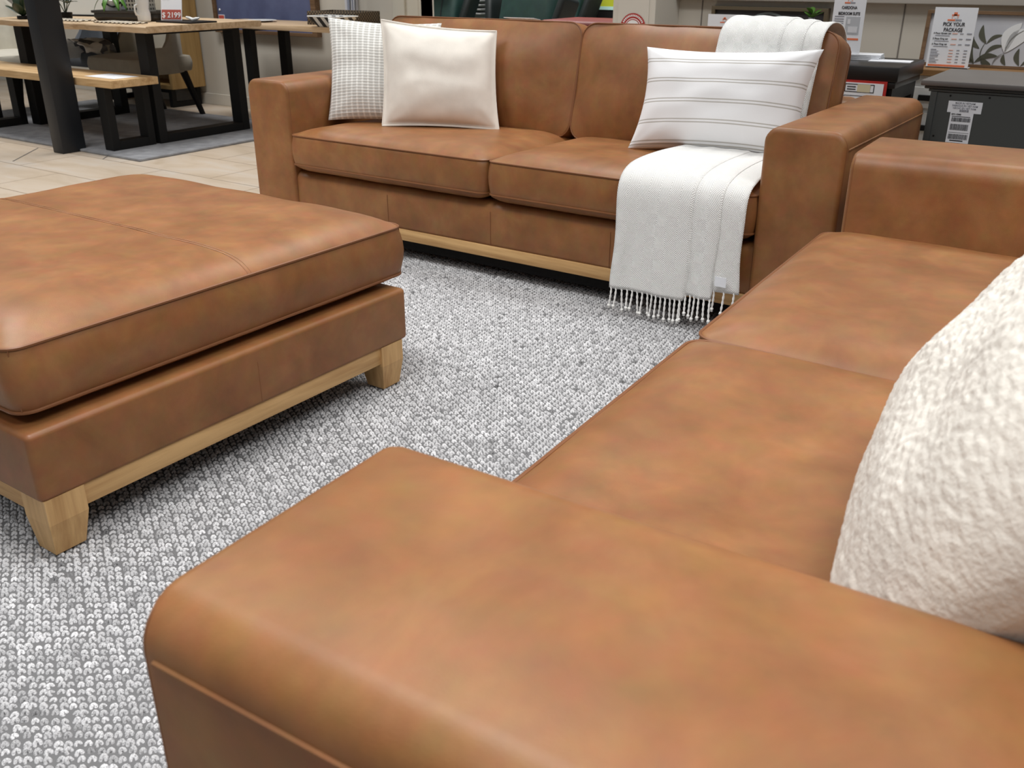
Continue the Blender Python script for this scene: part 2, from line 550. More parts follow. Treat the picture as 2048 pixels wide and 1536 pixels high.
# back wall left of the doorway, right of the column, and the far room
b = BM(); box(b, -12, -4.33, 5.2, 5.32, FL, 2.8); struct('wall_back', b, 'wall')
b = BM(); box(b, -2.5, 4.5, 5.2, 5.32, FL, 2.8); struct('wall_right', b, 'wall')
b = BM(); box(b, -14, 5, 11.0, 11.1, FL, 2.8); struct('wall_far', b, newmat('far_grey_green_wall', (0.16, 0.19, 0.165), 0.8))
b = BM(); box(b, -4.56, -4.33, 5.17, 5.34, FL, 2.4, 0.006); box(b, -4.52, -4.44, 5.155, 5.18, FL, 2.4, 0.004); struct('trim_1', b, 'trim')
b = BM(); box(b, -2.47, 4.5, 5.15, 5.2, 0.865, 1.0, 0.004); struct('trim_2', b, 'shade_band')
b = BM()
for x in (-2.30, -1.22): box(b, x - 0.003, x + 0.003, 5.197, 5.2, 0.4, 2.8)
struct('trim_3', b, 'joint')
b = BM(); box(b, -12, -4.56, 5.188, 5.2, FL, FL + 0.09, 0.003); struct('baseboard_back', b, 'wall')
# white column at the doorway's right, with a raised panel
b = BM()
box(b, -2.70, -2.44, 4.9, 5.32, FL, 2.8, 0.004)
box(b, -2.665, -2.475, 4.894, 4.9, 0.30, 2.4, 0.002)
struct('trim_4', b, 'wall_white')
# the two diagonal movement joints cut in the tiles
b = BM()
for (x0, y0, x1, y1) in ((-5.562, 2.888, -5.856, 3.215), (-5.183, 3.226, -5.283, 3.336)):
    tube(b, [(x0, y0, FL), (x1, y1, FL)], 0.004, 6)
struct('trim_5', b, 'joint')
# cable trunking on the back wall
b = BM()
box(b, -5.00, -4.90, 5.165, 5.2, FL, 2.8, 0.004)
struct('trim_6', b, newmat('white_trunking', (0.62, 0.63, 0.68), 0.4))
b = BM()
box(b, -4.972, -4.952, 5.160, 5.165, FL, 2.8); box(b, -4.925, -4.92, 5.160, 5.165, FL, 2.8)
struct('trim_7', b, newmat('blue_trunking_groove', (0.30, 0.33, 0.42), 0.4))

# ------------------------------------------------------------------ loop pile rug
RX0, RX1, RY0, RY1 = -2.62, 1.6, -0.9, 3.35
rug = thing('loop_pile_rug', 'large grey wool rug of chunky loops under the ottoman and both tan sofas', 'rug')
b = BM(); box(b, RX0, RX1, RY0, RY1, FL, -0.007, 0.004); obj('backing', b, 'rug_base', rug, False)


def loops_mesh(x0, x1, y0, y1, ax, ay, seed=3):
    rng = np.random.default_rng(seed)
    # columns of loops run at an angle across the rug, each a little further along than its neighbour
    A = math.radians(-29.0); mx_, my_ = (x0 + x1) / 2, (y0 + y1) / 2; hl = math.hypot(x1 - x0, y1 - y0) / 2
    nx, ny = int(2 * hl / ax), int(2 * hl / ay)
    I, J = np.meshgrid(np.arange(nx), np.arange(ny))
    I, J = I.ravel() - nx / 2, J.ravel() - ny / 2
    n = len(I)
    du = J * ay + ((I * 0.40) % 1.0) * ay + rng.normal(0, ay * 0.07, n)      # along the column
    dv = I * ax + rng.normal(0, ax * 0.07, n)                               # across
    dv += 0.0035 * np.sin(du * 8.0 + 1.7 * np.sin(dv * 4)); du += 0.004 * np.sin(dv * 9.0)
    cx = mx_ + du * math.cos(A) - dv * math.sin(A); cy = my_ + du * math.sin(A) + dv * math.cos(A)
    ang = rng.normal(math.radians(61), 0.28, n)
    # skip what sits hidden deep beneath the ottoman or the sofas
    hid = ((cx > -2.55) & (cx < -1.75) & (cy > 0.95) & (cy < 1.65)) | ((cx > -0.36) & (cy > 0.62)) | (cy > 3.05)
    keep = ~hid & (cx > x0) & (cx < x1) & (cy > y0) & (cy < y1)
    cx, cy, ang = cx[keep], cy[keep], ang[keep]; n = len(cx)
    ns, nc = 8, 6
    t = np.linspace(-2.35, 2.35, ns); q = np.arange(nc) * 2 * np.pi / nc
    R = ax * 0.27 * rng.uniform(0.85, 1.2, n); Q = ay * 0.29 * rng.uniform(0.85, 1.2, n)
    rad = ax * 0.30 * rng.uniform(0.88, 1.15, n)
    lx = R[:, None] * np.sin(t)[None]; ly = Q[:, None] * np.cos(t)[None]
    lz = 0.0035 * np.cos(t * 0.75)[None] * rng.uniform(0.5, 1.4, n)[:, None]
    tx = np.gradient(lx, axis=1); ty = np.gradient(ly, axis=1)
    ln = np.hypot(tx, ty) + 1e-9; nxv, nyv = -ty / ln, tx / ln
    end = 0.62 + 0.38 * np.cos(t / 2.35 * np.pi / 2)
    rr_ = rad[:, None] * end[None]
    ox = lx[:, :, None] + nxv[:, :, None] * rr_[:, :, None] * np.cos(q)
    oy = ly[:, :, None] + nyv[:, :, None] * rr_[:, :, None] * np.cos(q)
    oz = lz[:, :, None] + rr_[:, :, None] * np.sin(q) * 1.05
    ca, sa = np.cos(ang)[:, None, None], np.sin(ang)[:, None, None]
    X = cx[:, None, None] + ox * ca - oy * sa; Y = cy[:, None, None] + ox * sa + oy * ca
    Z = oz - 0.0095
    co = np.stack([X, Y, Z], -1).reshape(-1, 3).astype(np.float32)
    base = (np.arange(n) * ns * nc)[:, None, None]
    a = np.arange(ns - 1)[:, None] * nc; k = np.arange(nc)[None]; k2 = (k + 1) % nc
    quad = np.stack([a + k, a + k2, a + nc + k2, a + nc + k], -1).reshape(-1, 4)
    quads = (base.reshape(-1, 1, 1) + quad[None]).reshape(-1, 4)
    # tone per loop, in drifting cloudy patches with a few near-black loops
    cl = np.sin(cx * 2.3 + 1.3 * np.sin(cy * 1.7)) * 0.03 + np.sin(cy * 7 + 3 * np.sin(cx * 3.1)) * 0.02
    tone = 0.655 + cl + rng.normal(0, 0.085, n)
    dark = rng.random(n) < 0.025; tone[dark] *= rng.uniform(0.35, 0.7, dark.sum())
    tone = np.clip(tone, 0.06, 0.86)
    col = np.repeat(tone, ns * nc)
    cc = np.stack([col, col * 1.0, col * 1.015, np.ones_like(col)], -1).astype(np.float32)
    me = bpy.data.meshes.new('loop_pile')
    me.vertices.add(len(co)); me.vertices.foreach_set('co', co.ravel())
    me.loops.add(quads.size); me.loops.foreach_set('vertex_index', quads.ravel().astype(np.int32))
    me.polygons.add(len(quads)); me.polygons.foreach_set('loop_start', (np.arange(len(quads)) * 4).astype(np.int32))
    me.update(calc_edges=True)
    at_ = me.color_attributes.new('tone', 'FLOAT_COLOR', 'POINT'); at_.data.foreach_set('color', cc.ravel())
    me.shade_smooth(); me.materials.append(M['yarn'])
    return me


pile = bpy.data.objects.new('loop_pile', loops_mesh(-2.6, 0.3, 0.22, 3.3, 0.0136, 0.0172)); link(pile, rug)
pile['kind'] = 'stuff'

# ------------------------------------------------------------------ sofas


def arm_mesh(w, d, z0, H, r=0.04):
    """sofa arm: x 0..w, y 0..d, rounded along its top, soft front face"""
    t = BM()
    box(t, 0, w, 0, d, z0, H)
    bevel_edges(t, lambda c, dd: abs(dd.y) > 0.9 and c.z > H - 0.01, r, 6)
    bevel_edges(t, lambda c, dd: c.y < 0.002 and c.z > z0 + 0.002, 0.014, 3)
    bevel_edges(t, lambda c, dd: c.y > d - 0.002 and c.z > z0 + 0.002, 0.03, 4)
    for v in t.verts:     # slight crown along the top
        if v.co.z > H - 0.012:
            v.co.z += 0.006 * math.sin(PI * min(1, max(0, v.co.x / w)))
    return t


def sofa(name, label, loc, rz, W, aw, D, H, group=None, seat_out=0.022):
    s = thing(name, label, 'sofa', loc, rz, group)
    x0, x1 = aw, W - aw
    mid = (x0 + x1) / 2
    # arms with piping round the front face and an outer top seam
    for sgn, xa in ((0, 0.0), (1, W - aw)):
        t = BM(); merge(t, arm_mesh(aw, D - 0.05, 0.118, H), Matrix.Translation((xa, 0, 0)))
        a = obj('arm', t, 'leather', s)
        b = BM(); pts = []
        rr_ = 0.04; ins = 0.004
        pts.append((xa + ins, 0.010, 0.12))
        for k in range(7):
            q = PI - PI / 2 * k / 6; pts.append((xa + rr_ + (rr_ - ins) * math.cos(q), 0.010, H - rr_ + (rr_ - ins) * math.sin(q)))
        for k in range(7):
            q = PI / 2 - PI / 2 * k / 6; pts.append((xa + aw - rr_ + (rr_ - ins) * math.cos(q), 0.010, H - rr_ + (rr_ - ins) * math.sin(q)))
        pts.append((xa + aw - ins, 0.010, 0.12))
        tube(b, pts, 0.0036, 6); obj('piping', b, 'seam', a)
        b = BM(); xo = xa if sgn == 0 else xa + aw
        tube(b, [(xo, 0.02, H - 0.044), (xo, D * 0.5, H - 0.044), (xo, D - 0.08, H - 0.044)], 0.0028, 6); obj('side_seam', b, 'leather', a)
    # base panel between the arms, with two upright seams
    t = BM()
    box(t, x0 - 0.01, x1 + 0.01, 0.012, D - 0.02, 0.118, 0.278)
    bevel_edges(t, lambda c, dd: c.y < 0.02 and c.z > 0.27, 0.035, 5)
    bevel_edges(t, lambda c, dd: c.y < 0.02 and c.z < 0.12, 0.012, 3)
    bp = obj('base_panel', t, 'leather', s)
    for k in (1, 2, 3):
        xs = x0 + (x1 - x0) * k / 4
        b = BM(); tube(b, [(xs, 0.0117, 0.125), (xs, 0.0115, 0.240), (xs, 0.022, 0.266), (xs, 0.05, 0.278)], 0.0014, 5); obj('seam', b, 'seam', bp)
    # oak plinth rail and its stub legs
    t = BM()
    box(t, 0.03, W - 0.025, 0.012, 0.05, 0.076, 0.12, 0.003)
    box(t, 0.03, W - 0.025, D - 0.06, D - 0.02, 0.076, 0.12, 0.003)
    box(t, 0.03, 0.07, 0.045, D - 0.055, 0.076, 0.12, 0.003); box(t, W - 0.065, W - 0.025, 0.045, D - 0.055, 0.076, 0.12, 0.003)
    obj('plinth_rail', t, 'oak', s)
    for lx in (0.06, W - 0.14):
        for ly in (0.10, D - 0.16):
            t = BM(); taper(t, lx, lx + 0.075, ly, ly + 0.075, 0.0, 0.10, lx + 0.012, lx + 0.063, ly + 0.012, ly + 0.063, 0.003); obj('leg', t, 'oak_z', s)
    t = BM(); box(t, 0.15, W - 0.15, 0.075, D - 0.08, 0.022, 0.119); obj('dust_cover_and_shade', t, 'dark_under', s, False)  # cover lowered as a black box standing in for the shade underneath
    # back frame
    t = BM(); box(t, x0 - 0.02, x1 + 0.02, D - 0.17, D - 0.005, 0.12, 0.61, 0.045, 5)
    obj('back_frame', t, 'leather', s)
    # two box seat cushions
    sw = (x1 - x0) / 2
    sd = 0.74
    for k in range(2):
        cx = x0 + sw * (k + 0.5)
        mt = Matrix.Translation((cx, -seat_out + sd / 2, 0)) @ Matrix.Rotation(math.radians(-1.2), 4, 'X')
        t = BM(); per = cushion(t, sw - 0.008, sd, 0.311, 0.424, 0.034, 0.030, 0.035, 0.006, 10.0, pb=22.0, seed=k * 3.7 + len(name))
        mt = Matrix.Translation((0, 0, -0.008)) @ mt
        bmesh.ops.transform(t, matrix=mt, verts=t.verts[:])
        c = obj('seat_cushion', t, 'leather', s)
        piping('piping', per, 0.424, c, mt); piping('piping', per, 0.311, c, mt)
    # two loose back cushions leaning on the frame
    for k in range(2):
        cx = x0 + sw * (k + 0.5)
        h = 0.422; tilt = math.radians(13)
        R = Matrix(((1, 0, 0, 0), (0, math.sin(tilt), -math.cos(tilt), 0), (0, math.cos(tilt), math.sin(tilt), 0), (0, 0, 0, 1)))
        mt = Matrix.Translation((cx, D - 0.30, 0.406 + h / 2)) @ R
        t = BM(); per = cushion(t, sw - 0.006, h, -0.065, 0.075, 0.05, 0.015, 0.055, 0.006, 3.2, seed=9 + k * 2.3 + len(name), wr=0.006)
        bmesh.ops.transform(t, matrix=mt, verts=t.verts[:])
        c = obj('back_cushion', t, 'leather', s)
        piping('piping', per, 0.075, c, mt, 0.003); piping('piping', per, -0.065, c, mt, 0.003)
    return s


sofa('sofa', 'tan leather two-cushion sofa with the fringed white throw and three pillows on it', (-3.099, 2.609, 0), 0, 2.395, 0.233, 0.95, 0.62)
sofa('sofa', 'tan leather sofa in the foreground with a nubby cream pillow, cut off at the right', (-0.632, 2.650, 0), -PI / 2 + 0.0436, 2.366, 0.316, 0.95, 0.62, seat_out=0.044)

# ------------------------------------------------------------------ ottoman
ot = thing('ottoman', 'square tan leather ottoman on oak legs standing on the loop rug', 'ottoman', (-2.11, 1.234, 0))
ow, od = 1.11, 1.015
t = BM(); box(t, -ow / 2, ow / 2, -od / 2 - 0.004, od / 2 + 0.02, 0.122, 0.262)
bevel_edges(t, lambda c, d: abs(d.z) > 0.9, 0.012, 4)
bevel_edges(t, lambda c, d: c.z > 0.26, 0.035, 5)
bevel_edges(t, lambda c, d: c.z < 0.124, 0.010, 3)
ob = obj('base', t, 'leather', ot)
for sx in (-1, 1):
    b = BM(); tube(b, [(sx * ow / 2 - sx * 0.0005, 0.02, 0.13), (sx * ow / 2 - sx * 0.0005, 0.02, 0.225), (sx * (ow / 2 - 0.012), 0.02, 0.25), (sx * (ow / 2 - 0.04), 0.02, 0.262)], 0.0015, 5); obj('seam', b, 'seam', ob)
for sx in (-1, 1):
    b = BM(); q = 0.006
    tube(b, [(sx * (ow / 2 - q), -od / 2 + q, 0.124), (sx * (ow / 2 - q), -od / 2 + q, 0.228), (sx * (ow / 2 - 0.022), -od / 2 + 0.022, 0.253)], 0.0015, 5); obj('seam', b, 'seam', ob)
cw, cd = 1.085, 1.062
mt = Matrix.Translation((-0.02 + 0.0, 0.035, 0))
t = BM(); per = cushion(t, cw, cd, 0.289, 0.414, 0.042, 0.026, 0.035, 0.010, 13.0, pb=24.0, seed=4.4, ns=20, wr=0.003)
bmesh.ops.transform(t, matrix=mt, verts=t.verts[:])
oc = obj('top_cushion', t, 'leather', ot)
piping('piping', per, 0.414, oc, mt, 0.0036); piping('piping', per, 0.289, oc, mt, 0.0036)
for sx, sy in ((1, -1), (1, 1), (-1, -1), (-1, 1)):
    b = BM(); x, y = sx * (cw / 2 - 0.009) - 0.02, sy * (cd / 2 - 0.009) + 0.035
    tube(b, [(x, y, 0.29), (x + sx * 0.004, y + sy * 0.004, 0.35), (x, y, 0.413)], 0.0018, 5); obj('seam', b, 'seam', oc)
b = BM(); pts = []
for k in range(41):
    xx = -1 + 2 * k / 40
    xx = math.copysign(1 - (1 - abs(xx)) ** 1.6, xx)
    pts.append((xx * cw / 2, 0.414 + 0.042 * (1 - abs(xx) ** 13.0)))
for yo, r_ in ((0.017, 0.0016), (0.026, 0.0012)):
    tube(b, [(x - 0.02, yo + 0.035, z + 0.003 * noise.noise(Vector((x * 7 + 4.4, yo * 7 - 4.4, 1))) + 0.0002) for x, z in pts], r_, 5)
obj('top_seam', b, 'leather', oc)
# oak rails and legs
for sy in (-1, 1):
    t = BM(); box(t, -ow / 2 + 0.03, ow / 2 - 0.03, sy * (od / 2 - 0.022) - 0.014, sy * (od / 2 - 0.022) + 0.014, 0.076, 0.123, 0.003)
    obj('rail', t, 'oak', ot)
for sx in (-1, 1):
    t = BM(); box(t, sx * (ow / 2 - 0.022) - 0.014, sx * (ow / 2 - 0.022) + 0.014, -od / 2 + 0.03, od / 2 - 0.03, 0.076, 0.123, 0.003)
    obj('rail', t, 'oak_y', ot)
for sx in (-1, 1):
    for sy in (-1, 1):
        t = BM()
        X0, X1 = ow / 2 - 0.083, ow / 2 - 0.002; Y0, Y1 = od / 2 - 0.083, od / 2 - 0.002
        bx0, bx1, by0, by1 = X0 + 0.012, X1 - 0.012, Y0 + 0.012, Y1 - 0.006
        f = lambda a, b_, s_: (min(a * s_, b_ * s_), max(a * s_, b_ * s_))
        tx, ty = f(X0, X1, sx), f(Y0, Y1, sy); ux, uy = f(bx0, bx1, sx), f(by0, by1, sy)
        taper(t, tx[0], tx[1], ty[0], ty[1], 0.07, 0.124, tx[0], tx[1], ty[0], ty[1])
        t2 = BM(); taper(t2, tx[0], tx[1], ty[0], ty[1], 0.0, 0.07, ux[0], ux[1], uy[0], uy[1])
        merge(t, t2); bmesh.ops.remove_doubles(t, verts=t.verts[:], dist=1e-5)
        obj('leg', t, 'oak_z', ot, False)
t = BM(); box(t, -ow / 2 + 0.04, ow / 2 - 0.04, -od / 2 + 0.04, od / 2 - 0.04, 0.09, 0.122); obj('dust_cover_and_shade', t, 'dark_under', ot, False)  # on the ottoman only the plain dust cover

# ------------------------------------------------------------------ pillows and throw
def soft(name, label, cat, mat, corners, th, **kw):
    b = BM(); edge = pillow(b, *corners, th, **kw)
    o = pobj(name, b, mat); tag(o, label, cat)
    return o, edge


soft('waffle_pillow', 'square pillow in grey and white checked waffle weave at the left arm of the sofa', 'pillow', 'waffle',
     ((-2.845, 2.80, 0.458), (-2.43, 3.00, 0.448), (-2.495, 3.12, 0.825), (-2.955, 2.95, 0.842)), 0.13, pinch=0.07, seed=2, n=48)
o, edge = soft('velvet_pillow', 'plain cream velvet pillow with flanged edge leaning before the waffle pillow', 'pillow', 'cream_velvet',
     ((-2.578, 2.83, 0.455), (-2.175, 3.06, 0.443), (-2.24, 3.14, 0.803), (-2.645, 2.93, 0.842)), 0.14, pinch=0.05, flange=0.05, seed=5, n=60)
b = BM(); tube(b, edge, 0.0035, 6, closed=True); obj('piping', b, 'cream_velvet', o)
soft('lumbar_pillow', 'oblong white pillow with thin double grey stripes lying on the white throw', 'pillow', 'striped',
     ((-1.545, 2.955, 0.452), (-0.965, 3.03, 0.462), (-0.948, 3.09, 0.795), (-1.553, 3.075, 0.778)), 0.16, pinch=0.09, seed=8, n=56)
soft('sherpa_pillow', 'large nubby cream sherpa pillow reclining on the foreground sofa', 'pillow', 'sherpa',
     ((-0.195, 1.29, 0.458), (-0.130, 0.648, 0.458), (0.175, 0.48, 0.91), (0.12, 1.27, 0.88)), 0.23, pinch=0.04, seed=11, n=230, wr=0.006, blob=0.0022)

# throw: a folded blanket running down the back, over the seat and the front edge
PATH = [(3.47, 0.70), (3.45, 0.785), (3.40, 0.831), (3.33, 0.850), (3.26, 0.848), (3.205, 0.820), (3.185, 0.76), (3.15, 0.66), (3.12, 0.56), (3.10, 0.49),
        (3.04, 0.458), (2.95, 0.456), (2.82, 0.458), (2.70, 0.455), (2.63, 0.446), (2.59, 0.428), (2.575, 0.395), (2.572, 0.34), (2.572, 0.27), (2.572, 0.20), (2.572, 0.14), (2.572, 0.086)]


def path_pts(P, n):
    P = [Vector((0, y, z)) for y, z in P]
    # Catmull-Rom then even spacing
    q = []
    for i in range(len(P) - 1):
        p0, p1, p2, p3 = P[max(i - 1, 0)], P[i], P[i + 1], P[min(i + 2, len(P) - 1)]
        for k in range(8):
            t = k / 8
            q.append(0.5 * ((2 * p1) + (p2 - p0) * t + (2 * p0 - 5 * p1 + 4 * p2 - p3) * t * t + (3 * p1 - p0 - 3 * p2 + p3) * t ** 3))
    q.append(P[-1])
    d = [0]
    for a, b_ in zip(q[:-1], q[1:]): d.append(d[-1] + (b_ - a).length)
    out, tot = [], d[-1]
    j = 0
    for i in range(n + 1):
        s = tot * i / n
        while j < len(d) - 2 and d[j + 1] < s: j += 1
        t = (s - d[j]) / max(1e-9, d[j + 1] - d[j]); out.append(q[j].lerp(q[j + 1], min(1, max(0, t))))
    return out, tot


thr = thing('throw_blanket', 'white woven throw with knotted tassels draped over the sofa back, seat and front', 'blanket', (0, 0, 0))
NP = 120
pp, plen = path_pts(PATH, NP)
# across-profile (x fraction, depth outward): three layers Z-folded, the leftmost on top
prof = []
for k in range(27): prof.append((0.60 * k / 26, 0.020 + 0.0012 * math.sin(k * 0.7)))
prof += [(0.612, 0.017), (0.606, 0.0145), (0.58, 0.0135), (0.55, 0.0135)]
for k in range(14): prof.append((0.56 + 0.25 * k / 13, 0.0135 + 0.0015 * math.sin(k * 0.8)))
prof += [(0.820, 0.011), (0.812, 0.0085), (0.785, 0.0075), (0.765, 0.0075)]
for k in range(11): prof.append((0.775 + 0.225 * k / 10, 0.0070 + 0.001 * math.sin(k * 0.9)))
b = BM(); uvl = b.loops.layers.uv.verify()
grid = []
for i, p in enumerate(pp):
    a, c_ = pp[max(i - 1, 0)], pp[min(i + 1, NP)]
    tg = (c_ - a).normalized(); nm = Vector((0, tg.z, -tg.y))          # outward: up on the seat, forward on the front
    if nm.z < 0 and abs(nm.z) > 0.5: nm = -nm
    f = i / NP
    # width grows from the back to the front drop
    xl = -1.335 - 0.03 * min(1, max(0, (f - 0.5) * 4)) + 0.02 * max(0, 0.3 - f) * 3 + 0.004 * math.sin(f * 17)
    xr = -0.985 + 0.035 * min(1, max(0, (f - 0.5) * 4)) + 0.0
    if 0.28 < f < 0.5: xr -= 0.0
    hang = min(1, max(0, (f - 0.76) / 0.2))
    row = []
    cum = 0
    for k, (fx, dp) in enumerate(prof):
        if k: cum += abs(prof[k][0] - prof[k - 1][0])
        x = xl + (xr - xl) * fx
        wv = hang * (0.0045 * math.sin(fx * 17 + 0.7) + 0.002 * math.sin(fx * 37)) + 0.0006 * math.sin(fx * 20 + f * 15)
        q = p + nm * (dp + wv + 0.004); q.x = x + hang * 0.004 * math.sin(f * 30 + fx * 9)
        # the lower edge rises on the folded-under layers
        if f > 0.8: q.z += (0.018 if fx > 0.60 else 0) * (f - 0.8) / 0.2 + (0.030 if fx > 0.815 else 0) * (f - 0.8) / 0.2
        row.append((b.verts.new(q), (cum * 0.42, f * plen)))
    grid.append(row)
for i in range(NP):
    for k in range(len(prof) - 1):
        v = [grid[i][k], grid[i + 1][k], grid[i + 1][k + 1], grid[i][k + 1]]
        fc = b.faces.new([x[0] for x in v])
        for lp, x in zip(fc.loops, v): lp[uvl].uv = x[1]
bottom = [g[0].co.copy() for g in grid[-1]]
bl = obj('cloth', b, 'throw', thr)
sm = bl.modifiers.new('thickness', 'SOLIDIFY'); sm.thickness = 0.004; sm.offset = 0
# knotted tassels along the lower edge
xs = [bottom[k] for k in range(len(bottom))]


def tassel(p, ln, sway):
    b = BM()
    for ph in (0, PI):
        pts = []
        for i in range(15):
            t = i / 14; a = ph + t * 13
            pts.append((p.x + 0.0016 * math.cos(a) + sway[0] * t * t, p.y + 0.0016 * math.sin(a) + sway[1] * t, p.z + 0.004 - ln * t))
        tube(b, pts, 0.0021, 6)
    e = Vector((p.x + sway[0], p.y + sway[1], p.z + 0.004 - ln))
    t2 = BM(); bmesh.ops.create_icosphere(t2, subdivisions=2, radius=0.0056)
    for v in t2.verts: v.co += Vector((0.0012 * math.sin(v.co.z * 900), 0.0012 * math.cos(v.co.x * 900), 0)); 
    merge(b, t2, Matrix.Translation(e))
    for j in range(4):
        a = j * PI / 2 + 0.4
        tube(b, [e, e + Vector((0.003 * math.cos(a), 0.003 * math.sin(a), -0.008))], 0.0014, 5)
    return obj('tassel', b, 'tassel', thr)


rt = random.Random(4)
last = None
for layer, (i0, i1, cnt) in enumerate(((0, 26, 15), (31, 45, 7), (50, 59, 3))):
    for k in range(cnt):
        fi = i0 + (i1 - i0) * (k + 0.5) / cnt; a = int(fi); t = fi - a
        p = bottom[a].lerp(bottom[min(a + 1, len(bottom) - 1)], t)
        tassel(p, min(rt.uniform(0.060, 0.074), p.z - 0.004 + 0.004), (rt.uniform(-0.006, 0.006), rt.uniform(-0.010, 0.004)))
b = BM(); box(b, -1.018, -0.982, 2.546, 2.548, 0.155, 0.185, 0, mat=None); obj('paper_tag', b, 'paper', thr, False, 'white paper tag')

# ------------------------------------------------------------------ dining group
TX0, TX1, TY0, TY1 = -6.95, -5.12, 3.60, 4.50
tb = thing('dining_table', 'long timber dining table with dark metal end frames beyond the bench', 'table', (0, 0, 0))
t = BM()
rw = random.Random(2)
NE = 40
near = [(TX0 + (TX1 - TX0) * i / NE, TY0 + 0.012 * math.sin(i * 0.55) + 0.008 * math.sin(i * 1.3)) for i in range(NE + 1)]
far = [(x, TY1 - (y - TY0) * 0.8) for x, y in near[::-1]]
ring = near + far
zt, zb = 0.708, 0.670
loft(t, [[(x + (0.006 if x < -6 else -0.006), y + (0.008 if y < 4 else -0.008), zb) for x, y in ring], [(x, y, zb + 0.012) for x, y in ring], [(x, y, zt - 0.006) for x, y in ring], [(x, y + (0.006 if y < 4 else -0.006), zt) for x, y in ring]])
obj('tabletop', t, 'table_wood', tb)


def u_frame(x, y0, y1, ztop, w, dth, nm='leg_frame', parent=None, FL=FL + 0.016):
    """closed end frame of flat bar: two uprights, foot bar and top bar"""
    t = BM()
    box(t, x - w, x, y0, y0 + dth, FL + 0.001, ztop, 0.002); box(t, x - w, x, y1 - dth, y1, FL + 0.001, ztop, 0.002)
    box(t, x - w, x, y0 + dth, y1 - dth, FL + 0.001, FL + 0.052, 0.002); box(t, x - w, x, y0 + dth, y1 - dth, ztop - 0.02, ztop, 0.002)
    return obj(nm, t, 'black_metal', parent, False)


u_frame(-5.27, 3.70, 4.43, zb, 0.10, 0.06, parent=tb); u_frame(-6.64, 3.70, 4.43, zb, 0.10, 0.06, parent=tb)

bn = thing('bench', 'timber bench with black metal end frames standing behind the black post', 'bench', (0, 0, 0))
t = BM(); box(t, -7.0, -5.18, 3.36, 3.685, 0.375, 0.420, 0.004); obj('seat_board', t, 'bench_wood', bn)
u_frame(-5.28, 3.37, 3.675, 0.376, 0.085, 0.05, parent=bn); u_frame(-6.75, 3.37, 3.675, 0.376, 0.085, 0.05, parent=bn)
b = BM(); box(b, -5.55, -5.25, 3.43, 3.60, 0.420, 0.4215); box(b, -5.43, -5.34, 3.50, 3.56, 0.4215, 0.4225)
o = obj('paper_sheet', b, 'paper', None, False); tag(o, 'white leaflet lying flat on the end of the bench', 'paper')

# black post
po = BM(); box(po, -5.64, -5.53, 3.19, 3.345, FL, 2.8, 0.004)
o = obj('square_post', po, 'post', None); tag(o, 'thick black square post rising in front of the bench', 'post')

# grey rug under the dining set
b = BM(); box(b, -7.6, -4.93, 3.30, 4.75, FL, FL + 0.016, 0.006)
o = obj('dining_rug', b, 'grey_rug'); tag(o, 'plain grey low-pile rug under the dining table', 'rug')


def dining_chair(label, x, y, rz, mat, top=0.82):
    c = thing('dining_chair', label, 'chair', (x, y, FL + 0.016), rz, None)
    t = BM(); per = cushion(t, 0.58, 0.52, 0.33, 0.43, 0.02, 0.01, 0.07, 0.01, 5, seed=x)
    obj('seat', t, mat, c)
    # curved wrap back: arc in plan, tall behind, dropping to the sides
    t = BM(); n = 22; outer, inner = [], []
    cols = []
    for i in range(n + 1):
        a = -0.14 * PI + (1.28 * PI) * i / n
        s = math.sin(a)
        px, py = 0.31 * math.cos(a) * 1.02, 0.02 + 0.27 * max(-0.55, s)
        hz = 0.50 + (top - 0.50) * min(1.0, max(0.0, (s - 0.05) / 0.7)) ** 0.7
        cols.append([(px, py, 0.32), (px * 1.0, py, hz - 0.02), (px * 0.97, py * 0.97, hz), (px * 0.90, py * 0.88, hz), (px * 0.86, py * 0.84, hz - 0.02), (px * 0.86, py * 0.84, 0.32)])
    loft(t, cols, True, True)
    obj('backrest', t, mat, c)
    for sx in (-1, 1):
        t = BM(); taper(t, sx * 0.22 - 0.022, sx * 0.22 + 0.022, -0.21, -0.165, 0.0, 0.36, sx * 0.225 - 0.015, sx * 0.225 + 0.015, -0.215, -0.185, 0.002); obj('leg', t, 'black_wood', c)
        t = BM(); taper(t, sx * 0.21 - 0.022, sx * 0.21 + 0.022, 0.17, 0.215, 0.0, 0.36, sx * 0.235 - 0.015, sx * 0.235 + 0.015, 0.30, 0.33, 0.002); obj('leg', t, 'black_wood', c)
    return c


dining_chair('beige upholstered tub chair with splayed black legs by the oak hutch', -6.37, 4.40, 0.0, 'chair_beige')
dining_chair('slate blue upholstered chair holding a patchy black and white throw', -7.12, 4.56, 0.0, 'chair_slate')
dining_chair('pale cream upholstered chair at the far left end of the dining table', -7.42, 3.95, PI / 2, 'chair_light')
